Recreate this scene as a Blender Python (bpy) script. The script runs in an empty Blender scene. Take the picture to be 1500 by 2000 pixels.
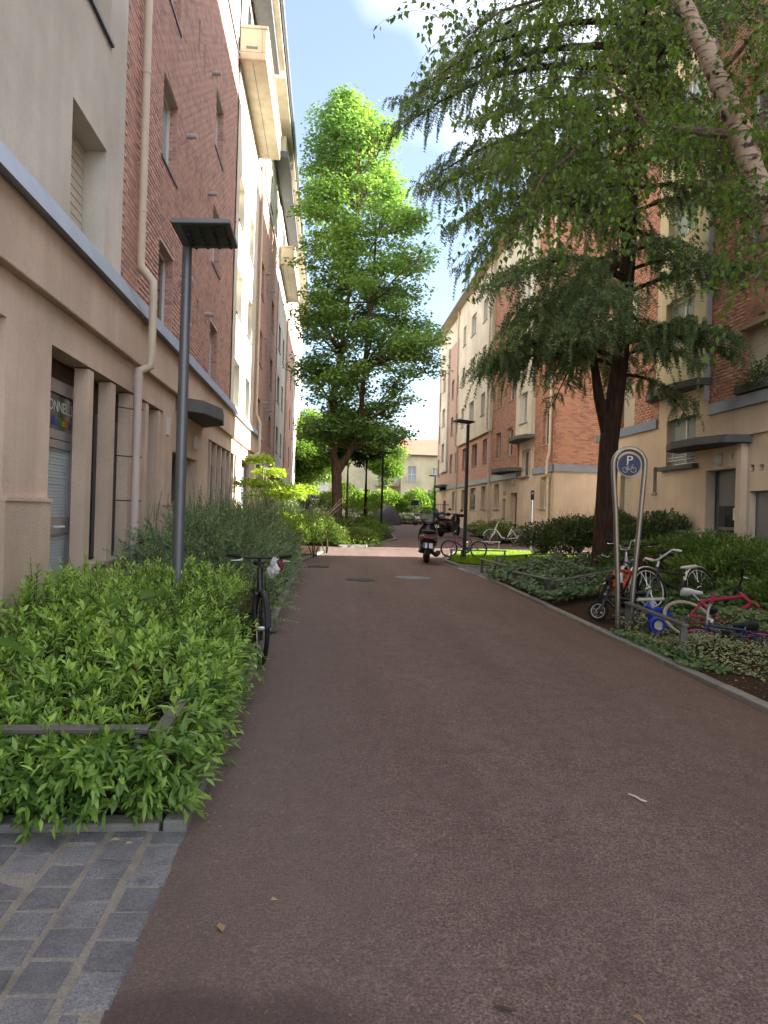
import bpy, math, random
import numpy as np
from mathutils import Vector, Matrix, Quaternion
random.seed(7); rng = np.random.default_rng(7)
sc = bpy.context.scene; COL = sc.collection
V = Vector

# ------------------------------------------------------------------ camera
cam = bpy.data.cameras.new('camera'); co = bpy.data.objects.new('camera', cam); COL.objects.link(co)
cam.sensor_fit = 'HORIZONTAL'; cam.sensor_width = 36; cam.lens = 36*1390/1500
cam.clip_start = .05; cam.clip_end = 3000
TH = math.atan(.0792); PHI = .03; EYE = V((0, 0, 1.55))
FW = V((math.sin(TH), math.cos(TH), 0)); RT = V((math.cos(TH), -math.sin(TH), 0)); UP = V((0, 0, 1))
cr = RT*math.cos(PHI)+UP*math.sin(PHI); cu = -RT*math.sin(PHI)+UP*math.cos(PHI)
co.matrix_world = Matrix(((cr.x, cu.x, -FW.x, 0), (cr.y, cu.y, -FW.y, 0), (cr.z, cu.z, -FW.z, EYE.z), (0, 0, 0, 1)))
sc.camera = co

# ------------------------------------------------------------------ sky, sun, exposure
SUN = V((1, .10, .36)).normalized()
wd = bpy.data.worlds.new('World'); sc.world = wd; wd.use_nodes = True
nt = wd.node_tree; nt.nodes.clear()
wo = nt.nodes.new('ShaderNodeOutputWorld'); bg = nt.nodes.new('ShaderNodeBackground'); bg.inputs[1].default_value = .06
sky = nt.nodes.new('ShaderNodeTexSky'); sky.sky_type = 'NISHITA'; sky.sun_disc = False
sky.sun_elevation = math.asin(SUN.z); sky.sun_rotation = math.atan2(SUN.x, SUN.y)
sky.air_density = 1.0; sky.dust_density = .6; sky.ozone_density = 1.5
tc = nt.nodes.new('ShaderNodeTexCoord'); mp = nt.nodes.new('ShaderNodeMapping'); mp.inputs['Scale'].default_value = (1, 1, 1.7); mp.inputs['Location'].default_value = (20.75, 15.25, 11.75)
nz = nt.nodes.new('ShaderNodeTexNoise'); nz.inputs['Scale'].default_value = 1.25; nz.inputs['Detail'].default_value = 4; nz.inputs['Roughness'].default_value = .52
rp = nt.nodes.new('ShaderNodeValToRGB'); rp.color_ramp.elements[0].position = .435; rp.color_ramp.elements[0].color = (.06, .06, .06, 1)
rp.color_ramp.elements[1].position = .66; rp.color_ramp.elements[1].color = (.84, .84, .84, 1)
mx = nt.nodes.new('ShaderNodeMix'); mx.data_type = 'RGBA'; mx.inputs[7].default_value = (11.0, 10.8, 10.9, 1)
nt.links.new(tc.outputs['Generated'], mp.inputs[0]); nt.links.new(mp.outputs[0], nz.inputs[0]); nt.links.new(nz.outputs[0], rp.inputs[0])
nt.links.new(rp.outputs[0], mx.inputs[0]); nt.links.new(sky.outputs[0], mx.inputs[6]); nt.links.new(mx.outputs[2], bg.inputs[0]); nt.links.new(bg.outputs[0], wo.inputs[0])
sl = bpy.data.lights.new('sun', 'SUN'); sl.energy = 4.6; sl.angle = math.radians(.53); sl.color = (1, .95, .88)
so = bpy.data.objects.new('sun', sl); COL.objects.link(so); so.rotation_euler = SUN.to_track_quat('Z', 'Y').to_euler()
sc.view_settings.view_transform = 'Standard'; sc.view_settings.look = 'None'; sc.view_settings.gamma = 1; sc.view_settings.exposure = 2.66
sc.view_settings.use_curve_mapping = False
sc.cycles.use_denoising = True; sc.cycles.max_bounces = 7; sc.cycles.diffuse_bounces = 4; sc.cycles.transparent_max_bounces = 8
sc.cycles.glossy_bounces = 3; sc.cycles.transmission_bounces = 4; sc.cycles.caustics_reflective = False; sc.cycles.caustics_refractive = False

# ------------------------------------------------------------------ materials
class NT:
    def __init__(s, name):
        s.m = bpy.data.materials.new(name); s.m.use_nodes = True; s.t = s.m.node_tree; s.t.nodes.clear()
        s.out = s.n('OutputMaterial'); s.p = s.n('BsdfPrincipled'); s.l(s.p.outputs[0], s.out.inputs[0])
    def n(s, k, **kw):
        o = s.t.nodes.new('ShaderNode'+k)
        for a, b in kw.items(): setattr(o, a, b)
        return o
    def l(s, a, b): s.t.links.new(a, b)
    def co(s, scale=(1, 1, 1), kind='Object'):
        t = s.n('TexCoord'); m = s.n('Mapping'); m.inputs['Scale'].default_value = scale; s.l(t.outputs[kind], m.inputs[0]); return m.outputs[0]
    def noise(s, vec, scale, detail=3, rough=.55):
        o = s.n('TexNoise'); o.inputs['Scale'].default_value = scale; o.inputs['Detail'].default_value = detail; o.inputs['Roughness'].default_value = rough
        if vec: s.l(vec, o.inputs[0])
        return o.outputs[0]
    def ramp(s, fac, stops):
        r = s.n('ValToRGB'); e = r.color_ramp.elements
        while len(e) < len(stops): e.new(.5)
        for i, (p, c) in enumerate(stops): e[i].position = p; e[i].color = (*c, 1) if len(c) == 3 else c
        s.l(fac, r.inputs[0]); return r.outputs[0]
    def mix(s, f, a, b, mode='MIX'):
        m = s.n('Mix', data_type='RGBA', blend_type=mode)
        for i, x in ((0, f), (6, a), (7, b)):
            if isinstance(x, (int, float)): m.inputs[i].default_value = x
            elif isinstance(x, tuple): m.inputs[i].default_value = (*x, 1)
            else: s.l(x, m.inputs[i])
        return m.outputs[2]
    def math(s, op, a, b=0.):
        m = s.n('Math', operation=op)
        for i, x in enumerate((a, b)):
            if isinstance(x, (int, float)): m.inputs[i].default_value = x
            else: s.l(x, m.inputs[i])
        return m.outputs[0]
    def bump(s, h, st=.3, d=.01):
        b = s.n('Bump'); b.inputs['Strength'].default_value = st; b.inputs['Distance'].default_value = d; s.l(h, b.inputs['Height']); s.l(b.outputs[0], s.p.inputs['Normal'])
    def base(s, c):
        if isinstance(c, tuple): s.p.inputs['Base Color'].default_value = (*c, 1)
        else: s.l(c, s.p.inputs['Base Color'])
    def set(s, rough=.6, metal=0, spec=.3, **k):
        s.p.inputs['Roughness'].default_value = rough; s.p.inputs['Metallic'].default_value = metal; s.p.inputs['Specular IOR Level'].default_value = spec
        for a, b in k.items(): s.p.inputs[a.replace('_', ' ')].default_value = b
        return s
def plain(name, c, rough=.6, metal=0, spec=.3, var=.12, nscale=9, bump=0, bscale=80, **k):
    s = NT(name); s.set(rough, metal, spec, **k); v = s.co()
    n = s.noise(v, nscale, 4); s.base(s.mix(n, tuple(x*(1-var*1.6) for x in c), tuple(min(1, x*(1+var*1.4)) for x in c)))
    if bump: s.bump(s.noise(v, bscale, 3), bump, .006)
    return s.m
def stucco(name, c, streak=.25, bump=.25, bscale=60, pits=False):
    s = NT(name); s.set(.9, 0, .15); v = s.co(); g = s.co((3.2, 3.2, .22))
    big = s.noise(v, .55, 5, .6); st = s.noise(g, 1.2, 5, .6); fine = s.noise(v, bscale, 3, .6)
    col = s.mix(s.ramp(big, [(.3, (0, 0, 0)), (.7, (1, 1, 1))]), tuple(x*.68*(1, .98, .95)[i_] for i_, x in enumerate(c)), tuple(min(1, x*1.06) for x in c))
    d = s.ramp(st, [(.40, (0, 0, 0)), (.85, (1, 1, 1))])
    col = s.mix(s.math('MULTIPLY', d, streak*1.5), col, tuple(x*.62 for x in (c[0], c[1]*.99, c[2]*.95)))
    col = s.mix(s.math('MULTIPLY', s.ramp(fine, [(.35, (1, 1, 1)), (.55, (0, 0, 0))]), .22), col, tuple(x*.6 for x in c))
    if pits:
        pn = s.ramp(s.noise(v, 26, 2), [(.62, (0, 0, 0)), (.70, (1, 1, 1))]); pm = s.ramp(s.noise(v, 1.6, 2), [(.45, (0, 0, 0)), (.6, (1, 1, 1))])
        col = s.mix(s.math('MULTIPLY', s.math('MULTIPLY', pn, pm), .5), col, tuple(x*.45 for x in c))
    s.base(col); s.bump(fine, bump, .01); return s.m
def brickmat(name, a, b, c):
    s = NT(name); s.set(.75, 0, .25); oi = s.n('ObjectInfo'); ge = s.n('NewGeometry'); v = s.co(kind='Object')
    r = s.math('FRACT', s.math('ADD', oi.outputs['Random'], ge.outputs['Random Per Island']))
    col = s.ramp(r, [(0, a), (.35, b), (.62, a), (.8, c), (1, b)])
    n = s.noise(v, 30, 3); col = s.mix(s.math('MULTIPLY', n, .45), col, tuple(x*.55 for x in a)); s.base(col); s.bump(s.noise(v, 120, 2), .2, .004); return s.m
def brickfar(name, a, b, mort, axis):
    s = NT(name); s.set(.8, 0, .2); t = s.n('TexCoord'); sp = s.n('SeparateXYZ'); s.l(t.outputs['Object'], sp.inputs[0]); cb = s.n('CombineXYZ')
    s.l(sp.outputs[axis], cb.inputs[0]); s.l(sp.outputs[2], cb.inputs[1])
    br = s.n('TexBrick'); s.l(cb.outputs[0], br.inputs[0]); br.inputs['Scale'].default_value = 1; br.inputs['Brick Width'].default_value = .23; br.inputs['Row Height'].default_value = .075
    br.inputs['Mortar Size'].default_value = .006; br.inputs['Color1'].default_value = (*a, 1); br.inputs['Color2'].default_value = (*b, 1); br.inputs['Mortar'].default_value = (*mort, 1)
    s.base(br.outputs[0]); return s.m
def leafmat(name, dark, light, trans=.35, rough=.45, spec=.35, vein=False):
    s = NT(name); s.set(rough, 0, spec); a = s.n('Attribute'); a.attribute_name = 'tint'
    oi = s.n('ObjectInfo'); f = a.outputs['Fac']
    col = s.mix(f, dark, light); s.base(col)
    tr = s.n('BsdfTranslucent'); s.l(s.mix(1.0, col, (1.25, 1.2, .55), 'MULTIPLY'), tr.inputs[0]); ms = s.n('MixShader'); ms.inputs[0].default_value = trans
    s.l(s.p.outputs[0], ms.inputs[1]); s.l(tr.outputs[0], ms.inputs[2]); s.l(ms.outputs[0], s.out.inputs[0]); return s.m
def asphalt():
    s = NT('asphalt_red'); s.set(.82, 0, .25); v = s.co()
    fine = s.noise(v, 105, 3, .8); mid = s.noise(v, 38, 4, .65); big = s.noise(v, .45, 5, .6)
    col = s.mix(big, (.172, .113, .099), (.242, .172, .152)); col = s.mix(s.ramp(fine, [(.34, (1, 1, 1)), (.50, (0, 0, 0))]), col, (.048, .032, .029))
    col = s.mix(s.ramp(fine, [(.55, (0, 0, 0)), (.66, (1, 1, 1))]), col, (.40, .29, .25))
    vo = s.n('TexVoronoi'); vo.inputs['Scale'].default_value = 19; s.l(v, vo.inputs[0])
    ps = s.ramp(vo.outputs['Distance'], [(.06, (1, 1, 1)), (.12, (0, 0, 0))]); pm = s.ramp(s.noise(v, 5, 2), [(.5, (0, 0, 0)), (.62, (1, 1, 1))])
    col = s.mix(s.math('MULTIPLY', s.math('MULTIPLY', ps, pm), .75), col, (.42, .34, .29))
    lane = s.noise(s.co((.9, .12, 1)), 1.6, 4); col = s.mix(s.math('MULTIPLY', s.ramp(lane, [(.4, (0, 0, 0)), (.7, (1, 1, 1))]), .38), col, (.072, .048, .040))
    col = s.mix(s.math('MULTIPLY', s.ramp(mid, [(.45, (0, 0, 0)), (.7, (1, 1, 1))]), .5), col, (.065, .042, .036))
    col = s.mix(s.math('MULTIPLY', s.ramp(s.noise(v, 7, 5, .7), [(.45, (0, 0, 0)), (.7, (1, 1, 1))]), .4), col, (.075, .049, .042))
    # grey wear along the left verge, brown litter stain along the right, a damp blot in the near left corner
    sp = s.n('SeparateXYZ'); s.l(v, sp.inputs[0]); wob = s.math('MULTIPLY', s.math('SUBTRACT', s.noise(v, 1.6, 3), .5), 1.3)
    lx = s.math('ADD', sp.outputs[0], wob)
    col = s.mix(s.math('MULTIPLY', s.ramp(lx, [(.0, (1, 1, 1)), (.55, (0, 0, 0))]), .45), col, (.15, .12, .108))
    rx = s.ramp(s.math('MULTIPLY', s.math('ADD', lx, 0), .25), [(.55, (0, 0, 0)), (.9, (1, 1, 1))])
    col = s.mix(s.math('MULTIPLY', rx, .6), col, (.13, .085, .062))
    dx = s.math('MULTIPLY', s.math('ADD', sp.outputs[0], .30), 1.6); dy = s.math('MULTIPLY', s.math('SUBTRACT', sp.outputs[1], 2.05), 3.4)
    rr = s.math('ADD', s.math('SQRT', s.math('ADD', s.math('MULTIPLY', dx, dx), s.math('MULTIPLY', dy, dy))), wob)
    blot = s.ramp(rr, [(.62, (1, 1, 1)), (1, (0, 0, 0))]); col = s.mix(s.math('MULTIPLY', blot, .5), col, (.045, .026, .026))
    # hairline cracks
    wv = s.n('TexVoronoi', feature='DISTANCE_TO_EDGE'); wv.inputs['Scale'].default_value = .42; s.l(s.mix(.06, v, s.noise(v, 3, 4), 'ADD'), wv.inputs[0])
    ck = s.ramp(wv.outputs['Distance'], [(.001, (1, 1, 1)), (.0035, (0, 0, 0))]); ckm = s.ramp(s.noise(v, .8, 2), [(.5, (0, 0, 0)), (.6, (1, 1, 1))])
    col = s.mix(s.math('MULTIPLY', s.math('MULTIPLY', ck, ckm), .25), col, (.03, .02, .02))
    s.base(col); s.bump(s.math('ADD', fine, s.math('MULTIPLY', mid, .7)), .8, .014); return s.m
def bark(name, a, b, sc_=(14, 14, 2.2), st=.8):
    s = NT(name); s.set(.9, 0, .1); v = s.co(sc_); n = s.noise(v, 1.3, 6, .65); s.base(s.ramp(n, [(.3, a), (.7, b)])); s.bump(n, st, .05); return s.m
def birchbark():
    s = NT('birch_bark'); s.set(.7, 0, .25); v = s.co((3, 3, 26)); w = s.co((7, 7, 9)); n = s.noise(v, 2.2, 5); m = s.noise(w, 1.2, 4)
    col = s.mix(s.noise(w, .5, 3), (.36, .25, .18), (.56, .44, .34)); col = s.mix(s.ramp(n, [(.54, (0, 0, 0)), (.62, (1, 1, 1))]), col, (.15, .10, .075))
    col = s.mix(s.ramp(m, [(.56, (0, 0, 0)), (.64, (1, 1, 1))]), col, (.045, .032, .028)); s.base(col); s.bump(n, .4, .02); return s.m
def granite(name, a, b, bump=.3):
    s = NT(name); s.set(.8, 0, .25); v = s.co(); oi = s.n('ObjectInfo'); n = s.ramp(s.noise(v, 130, 3, .75), [(.33, (0, 0, 0)), (.67, (1, 1, 1))]); g = s.noise(v, 9, 5, .65)
    col = s.mix(n, a, b); col = s.mix(s.math('MULTIPLY', oi.outputs['Random'], .5), col, tuple(x*.62 for x in a)); col = s.mix(s.math('MULTIPLY', s.ramp(g, [(.45, (0, 0, 0)), (.7, (1, 1, 1))]), .55), col, tuple(x*.6 for x in a))
    s.base(col); s.bump(s.math('ADD', n, s.math('MULTIPLY', g, 3)), bump, .006); return s.m
def soil():
    s = NT('soil'); s.set(.95, 0, .1); v = s.co(); n = s.noise(v, 45, 5, .7); s.base(s.ramp(n, [(.3, (.022, .014, .009)), (.55, (.06, .038, .024)), (.75, (.14, .085, .05))])); s.bump(n, .9, .03); return s.m

M = {}
M['asphalt'] = asphalt(); M['soil'] = soil()
M['stucco_cream'] = stucco('stucco_cream', (.68, .645, .57), .28, .2, 45)
M['stucco_pale'] = stucco('stucco_pale', (.78, .72, .60), .2, .2, 45)
M['stucco_yellow'] = stucco('stucco_yellow', (.72, .64, .43), .2, .9, 34)
M['render_beige'] = stucco('render_beige', (.72, .565, .455), .4, .3, 40, True)
M['render_rough'] = stucco('render_rough', (.68, .535, .43), .3, 1.0, 55)
M['render_right'] = stucco('render_right', (.75, .605, .48), .35, .2, 50)
M['concrete_dirty'] = stucco('concrete_dirty', (.50, .45, .35), .6, .3, 30)
M['brick_left'] = brickmat('brick_left', (.64, .37, .285), (.53, .30, .24), (.36, .225, .205))
M['brick_right'] = brickmat('brick_right', (.62, .32, .215), (.52, .25, .17), (.34, .165, .13))
M['mortar_left'] = plain('mortar_left', (.55, .45, .39), .9, var=.1); M['mortar_right'] = plain('mortar_right', (.48, .36, .26), .9, var=.1)
M['brick_far_y'] = brickfar('brick_far_y', (.60, .33, .24), (.48, .25, .19), (.42, .32, .25), 1)
M['brick_far_y2'] = brickfar('brick_far_y2', (.50, .33, .28), (.42, .26, .22), (.45, .36, .31), 1)
M['zinc'] = plain('zinc', (.27, .30, .38), .42, .55, .4, .14, 3); M['zinc_dark'] = plain('zinc_dark', (.10, .105, .115), .5, .3, .4, .2, 5)
M['slab'] = stucco('slab', (.17, .175, .18), .7, .4, 30)
M['pipe_cream'] = plain('pipe_cream', (.60, .52, .40), .45, 0, .4, .1, 4); M['pipe_pink'] = plain('pipe_pink', (.56, .47, .43), .5, 0, .4, .1, 4); M['pipe_grey'] = plain('pipe_grey', (.42, .40, .40), .5, 0, .4, .1, 4)
M['alu'] = plain('alu', (.42, .42, .42), .35, .6, .5, .08, 5); M['white_frame'] = plain('white_frame', (.72, .72, .68), .4, 0, .4, .05, 5)
M['glass'] = plain('glass', (.035, .042, .048), .06, 0, .8, .3, 1.3); M['glass_pale'] = plain('glass_pale', (.30, .34, .36), .12, 0, .7, .25, 1.1)
M['shutter'] = plain('shutter', (.55, .50, .40), .5, 0, .35, .08, 6); M['blind'] = plain('blind', (.45, .50, .53), .4, 0, .4, .08, 6)
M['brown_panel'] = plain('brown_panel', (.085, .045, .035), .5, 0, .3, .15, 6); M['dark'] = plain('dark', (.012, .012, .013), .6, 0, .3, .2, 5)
M['board_grey'] = plain('board_grey', (.135, .14, .155), .55, .1, .4, .15, 4); M['door_grey'] = plain('door_grey', (.17, .175, .19), .5, .1, .4, .12, 3)
M['lamp_metal'] = plain('lamp_metal', (.15, .158, .175), .42, .5, .45, .12, 4); M['lamp_dark'] = plain('lamp_dark', (.03, .03, .032), .45, .4, .4, .15, 4)
M['lamp_glass'] = plain('lamp_glass', (.035, .035, .032), .25, 0, .5, .5, 60); M['opal'] = plain('opal', (.62, .60, .56), .35, 0, .5, .05, 5)
M['rail_grey'] = plain('rail_grey', (.135, .13, .125), .5, .35, .4, .2, 7, .1); M['steel'] = plain('steel', (.36, .33, .285), .40, .9, .5, .15, 5)
M['granite'] = granite('granite', (.095, .095, .105), (.31, .308, .32)); M['kerb'] = granite('kerb_granite', (.20, .19, .175), (.31, .295, .27)); M['sandjoint'] = granite('sand_joint', (.30, .275, .235), (.62, .57, .50), .9)
M['tile_red'] = brickfar('roof_tile', (.44, .23, .15), (.36, .18, .12), (.25, .13, .09), 0); M['roof_zinc'] = plain('roof_zinc', (.20, .21, .23), .5, .3, .4, .15, 1)
M['bark'] = bark('bark_brown', (.055, .035, .024), (.20, .13, .09)); M['bark_cedar'] = bark('bark_cedar', (.022, .014, .011), (.085, .05, .038)); M['bark_grey'] = bark('bark_grey', (.10, .085, .07), (.30, .26, .22)); M['birch'] = birchbark()
M['bark_limb'] = bark('bark_limb', (.06, .045, .036), (.25, .19, .15), (22, 22, 22)); M['twig'] = plain('twig_brown', (.085, .055, .036), .85, 0, .2, .3, 20)
M['rubber'] = plain('rubber', (.013, .013, .014), .75, 0, .25, .3, 30); M['chrome'] = plain('chrome', (.55, .55, .55), .25, .9, .5, .1, 10)
M['black_paint'] = plain('black_paint', (.014, .014, .019), .32, 0, .5, .2, 12); M['black_matt'] = plain('black_matt', (.018, .018, .02), .6, 0, .3, .2, 20)
def paint(n, c, r=.35): M[n] = plain(n, c, r, 0, .5, .14, 14)
paint('orange', (.66, .085, .018)); paint('magenta', (.27, .02, .05)); paint('old_tyre', (.30, .27, .21), .7); paint('white_paint', (.62, .62, .60)); paint('cream_paint', (.60, .55, .45)); paint('blue_plastic', (.012, .04, .40)); paint('pink', (.50, .045, .13))
paint('navy', (.008, .012, .075)); paint('purple', (.16, .045, .12)); paint('scooter', (.020, .017, .018), .28); paint('red_lens', (.22, .016, .012), .2); paint('mint', (.60, .64, .60)); paint('plate', (.66, .66, .62)); paint('euro_blue', (.01, .03, .35)); paint('silver', (.40, .40, .42)); paint('wine', (.12, .01, .018), .3)
M['tarp'] = plain('tarp', (.11, .115, .14), .5, 0, .4, .2, 4)
M['iron'] = plain('iron', (.055, .052, .05), .55, .5, .4, .3, 20); M['iron_pale'] = plain('iron_pale', (.21, .21, .215), .5, .4, .4, .3, 30)
L = dict(
    hedge=leafmat('leaf_bright', (.035, .115, .025), (.42, .63, .14), .38), cot=leafmat('leaf_bluegreen', (.085, .155, .08), (.36, .48, .25), .3), bush=leafmat('leaf_mid', (.05, .12, .02), (.26, .40, .06), .35),
    lime=leafmat('leaf_lime', (.15, .26, .02), (.42, .55, .06), .4), maple=leafmat('leaf_maple', (.12, .26, .08), (.35, .52, .18), .42), far=leafmat('leaf_far', (.08, .17, .03), (.25, .40, .08), .4),
    cedar=leafmat('needle_cedar', (.06, .115, .058), (.34, .44, .22), .25, .6, .2), birch=leafmat('leaf_birch', (.045, .105, .022), (.21, .34, .065), .45), ivy=leafmat('leaf_ivy', (.022, .055, .016), (.13, .22, .06), .18, .4, .4),
    yew=leafmat('leaf_dark', (.020, .042, .016), (.11, .16, .055), .2), hedge2=leafmat('leaf_hedge', (.03, .075, .014), (.20, .31, .06), .3), varieg=leafmat('leaf_variegated', (.05, .09, .03), (.46, .47, .24), .25),
    grass=leafmat('grass_blade', (.10, .22, .012), (.32, .50, .03), .4), dry=leafmat('leaf_dry', (.12, .065, .03), (.36, .24, .13), .1), vine=leafmat('leaf_vine', (.10, .20, .07), (.22, .38, .14), .4), pine=leafmat('leaf_pine', (.022, .045, .018), (.10, .15, .05), .2))

# ------------------------------------------------------------------ object helpers
WL = {}                                                   # world origin of every parent
def tag(o, label=None, cat=None, group=None, kind=None):
    if label: o['label'] = label
    if cat: o['category'] = cat
    if group: o['group'] = group
    if kind: o['kind'] = kind
    return o
def thing(name, label, cat, loc=(0, 0, 0), group=None, rot=None):
    o = bpy.data.objects.new(name, None); COL.objects.link(o); o.location = loc; o.empty_display_size = .2
    if rot: o.rotation_euler = rot
    WL[o.name] = V(loc); return tag(o, label, cat, group)
def link(name, me, mat, parent=None, local=False):
    o = bpy.data.objects.new(name, me); COL.objects.link(o)
    if mat is not None and not me.materials: me.materials.append(mat)
    if parent is not None:
        o.parent = parent; w = WL.get(parent.name, V((0, 0, 0))); WL[o.name] = w
        if not local and w.length > 0: me.transform(Matrix.Translation(-w))
    return o
def npmesh(name, verts, faces, tint=None):
    """verts (n,3), faces (m,k) with equal k"""
    me = bpy.data.meshes.new(name); verts = np.ascontiguousarray(verts, np.float32); faces = np.ascontiguousarray(faces, np.int32); m, k = faces.shape
    me.vertices.add(len(verts)); me.vertices.foreach_set('co', verts.ravel()); me.loops.add(m*k); me.loops.foreach_set('vertex_index', faces.ravel())
    me.polygons.add(m); me.polygons.foreach_set('loop_start', np.arange(0, m*k, k, dtype=np.int32))
    me.update(calc_edges=True)
    if tint is not None:
        a = me.attributes.new('tint', 'FLOAT', 'POINT'); a.data.foreach_set('value', np.ascontiguousarray(tint, np.float32))
    return me
class MB:
    def __init__(s): s.v = []; s.f = []
    def add(s, vs, fs):
        b = len(s.v); s.v += [tuple(x) for x in vs]; s.f += [tuple(i+b for i in f) for f in fs]; return s
    def hexa(s, p): return s.add(p, [(0, 3, 2, 1), (4, 5, 6, 7), (0, 1, 5, 4), (1, 2, 6, 5), (2, 3, 7, 6), (3, 0, 4, 7)])
    def box(s, x0, x1, y0, y1, z0, z1): return s.hexa([(x0, y0, z0), (x1, y0, z0), (x1, y1, z0), (x0, y1, z0), (x0, y0, z1), (x1, y0, z1), (x1, y1, z1), (x0, y1, z1)])
    def fbox(s, F, a0, a1, w0, w1, z0, z1): return s.hexa([F(a0, w0, z0), F(a1, w0, z0), F(a1, w1, z0), F(a0, w1, z0), F(a0, w0, z1), F(a1, w0, z1), F(a1, w1, z1), F(a0, w1, z1)])
    def quad(s, a, b, c, d): return s.add([a, b, c, d], [(0, 1, 2, 3)])
    def prism(s, poly, z0, z1):
        n = len(poly); return s.add([(x, y, z0) for x, y in poly]+[(x, y, z1) for x, y in poly], [tuple(range(n))[::-1], tuple(range(n, 2*n))]+[(i, (i+1) % n, n+(i+1) % n, n+i) for i in range(n)])
    def tube(s, pts, r, n=8, closed=False, cap=True):
        pts = [V(p) for p in pts]; k = len(pts); rs = r if isinstance(r, (list, tuple)) else [r]*k; b = len(s.v); up = None
        for i, p in enumerate(pts):
            if closed: d = pts[(i+1) % k]-pts[i-1]
            else: d = pts[min(i+1, k-1)]-pts[max(i-1, 0)]
            if d.length < 1e-9: d = V((0, 0, 1))
            d.normalize()
            if up is None: up = V((0, 0, 1)) if abs(d.z) < .9 else V((1, 0, 0))
            x = up-d*up.dot(d)
            if x.length < 1e-4: x = d.orthogonal()
            x.normalize(); up = x; y = d.cross(x)
            for j in range(n):
                t = 2*math.pi*j/n; s.v.append(tuple(p+(x*math.cos(t)+y*math.sin(t))*rs[i]))
        for i in range(k if closed else k-1):
            for j in range(n):
                i2 = (i+1) % k; s.f.append((b+i*n+j, b+i*n+(j+1) % n, b+i2*n+(j+1) % n, b+i2*n+j))
        if cap and not closed: s.f.append(tuple(b+j for j in range(n))[::-1]); s.f.append(tuple(b+(k-1)*n+j for j in range(n)))
        return s
    def ring(s, c, R, r, ax=(0, 1, 0), n=28, m=8, a0=0, a1=360):
        ax = V(ax).normalized(); e = V((1, 0, 0)) if abs(ax.x) < .9 else V((0, 0, 1)); e = (e-ax*e.dot(ax)).normalized(); g = ax.cross(e); c = V(c); full = abs(a1-a0) >= 360
        return s.tube([c+(e*math.cos(math.radians(a0+(a1-a0)*i/(n if full else n-1)))+g*math.sin(math.radians(a0+(a1-a0)*i/(n if full else n-1))))*R for i in range(n)], r, m, closed=full)
    def loft(s, secs, n=16, e=2.6, cap=True):
        """secs: (x, zc, half width y, half height z) cross sections along x, super-ellipse"""
        b = len(s.v)
        for (x, zc, wy, hz) in secs:
            for j in range(n):
                t = 2*math.pi*j/n; c, q = math.cos(t), math.sin(t); s.v.append((x, wy*math.copysign(abs(c)**(2/e), c), zc+hz*math.copysign(abs(q)**(2/e), q)))
        k = len(secs)
        for i in range(k-1):
            for j in range(n): s.f.append((b+i*n+j, b+i*n+(j+1) % n, b+(i+1)*n+(j+1) % n, b+(i+1)*n+j))
        if cap: s.f.append(tuple(b+j for j in range(n))); s.f.append(tuple(b+(k-1)*n+j for j in range(n)))
        return s
    def lathe(s, prof, c=(0, 0, 0), n=14, ax='z'):
        b = len(s.v); c = V(c)
        for (r, h) in prof:
            for j in range(n):
                t = 2*math.pi*j/n; q = {'z': (r*math.cos(t), r*math.sin(t), h), 'x': (h, r*math.cos(t), r*math.sin(t)), 'y': (r*math.cos(t), h, r*math.sin(t))}[ax]; s.v.append(tuple(c+V(q)))
        for i in range(len(prof)-1):
            for j in range(n): s.f.append((b+i*n+j, b+i*n+(j+1) % n, b+(i+1)*n+(j+1) % n, b+(i+1)*n+j))
        return s
    def build(s, name, mat, parent=None, smooth=False, bevel=0, local=False):
        me = bpy.data.meshes.new(name); me.from_pydata([tuple(x) for x in s.v], [], s.f); me.update()
        if smooth:
            me.polygons.foreach_set('use_smooth', [True]*len(me.polygons))
            try: me.set_sharp_from_angle(angle=math.radians(40))
            except Exception: pass
        o = link(name, me, M[mat] if isinstance(mat, str) else mat, parent, local)
        if bevel:
            b = o.modifiers.new('bevel', 'BEVEL'); b.width = bevel; b.segments = 2; b.limit_method = 'ANGLE'
        return o
def textmesh(txt, size, name, mat, parent, mw, depth=.002):
    cu = bpy.data.curves.new('t', 'FONT'); cu.body = txt; cu.size = size; cu.extrude = depth; cu.align_x = 'CENTER'; cu.align_y = 'CENTER'
    o = bpy.data.objects.new('t', cu); COL.objects.link(o); bpy.context.view_layer.update(); me = bpy.data.meshes.new_from_object(o); bpy.data.objects.remove(o); me.materials.clear(); me.transform(mw)
    return link(name, me, M[mat], parent)
def Face(o, u, n):
    o, u, n = V(o), V(u), V(n)
    return lambda a, w, z: o+u*a+n*w+V((0, 0, z))
def smooth(a, b, x): t = min(1, max(0, (x-a)/(b-a))); return t*t*(3-2*t)
def zp(y): return .010*y if y < 15 else .15+.018*(y-15)
def gz(x, y): return zp(y)+smooth(3.6, 7.5, x)*max(0, .8-zp(y))*(1-smooth(15.5, 18.5, y))*smooth(-6, 4, y)

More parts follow.
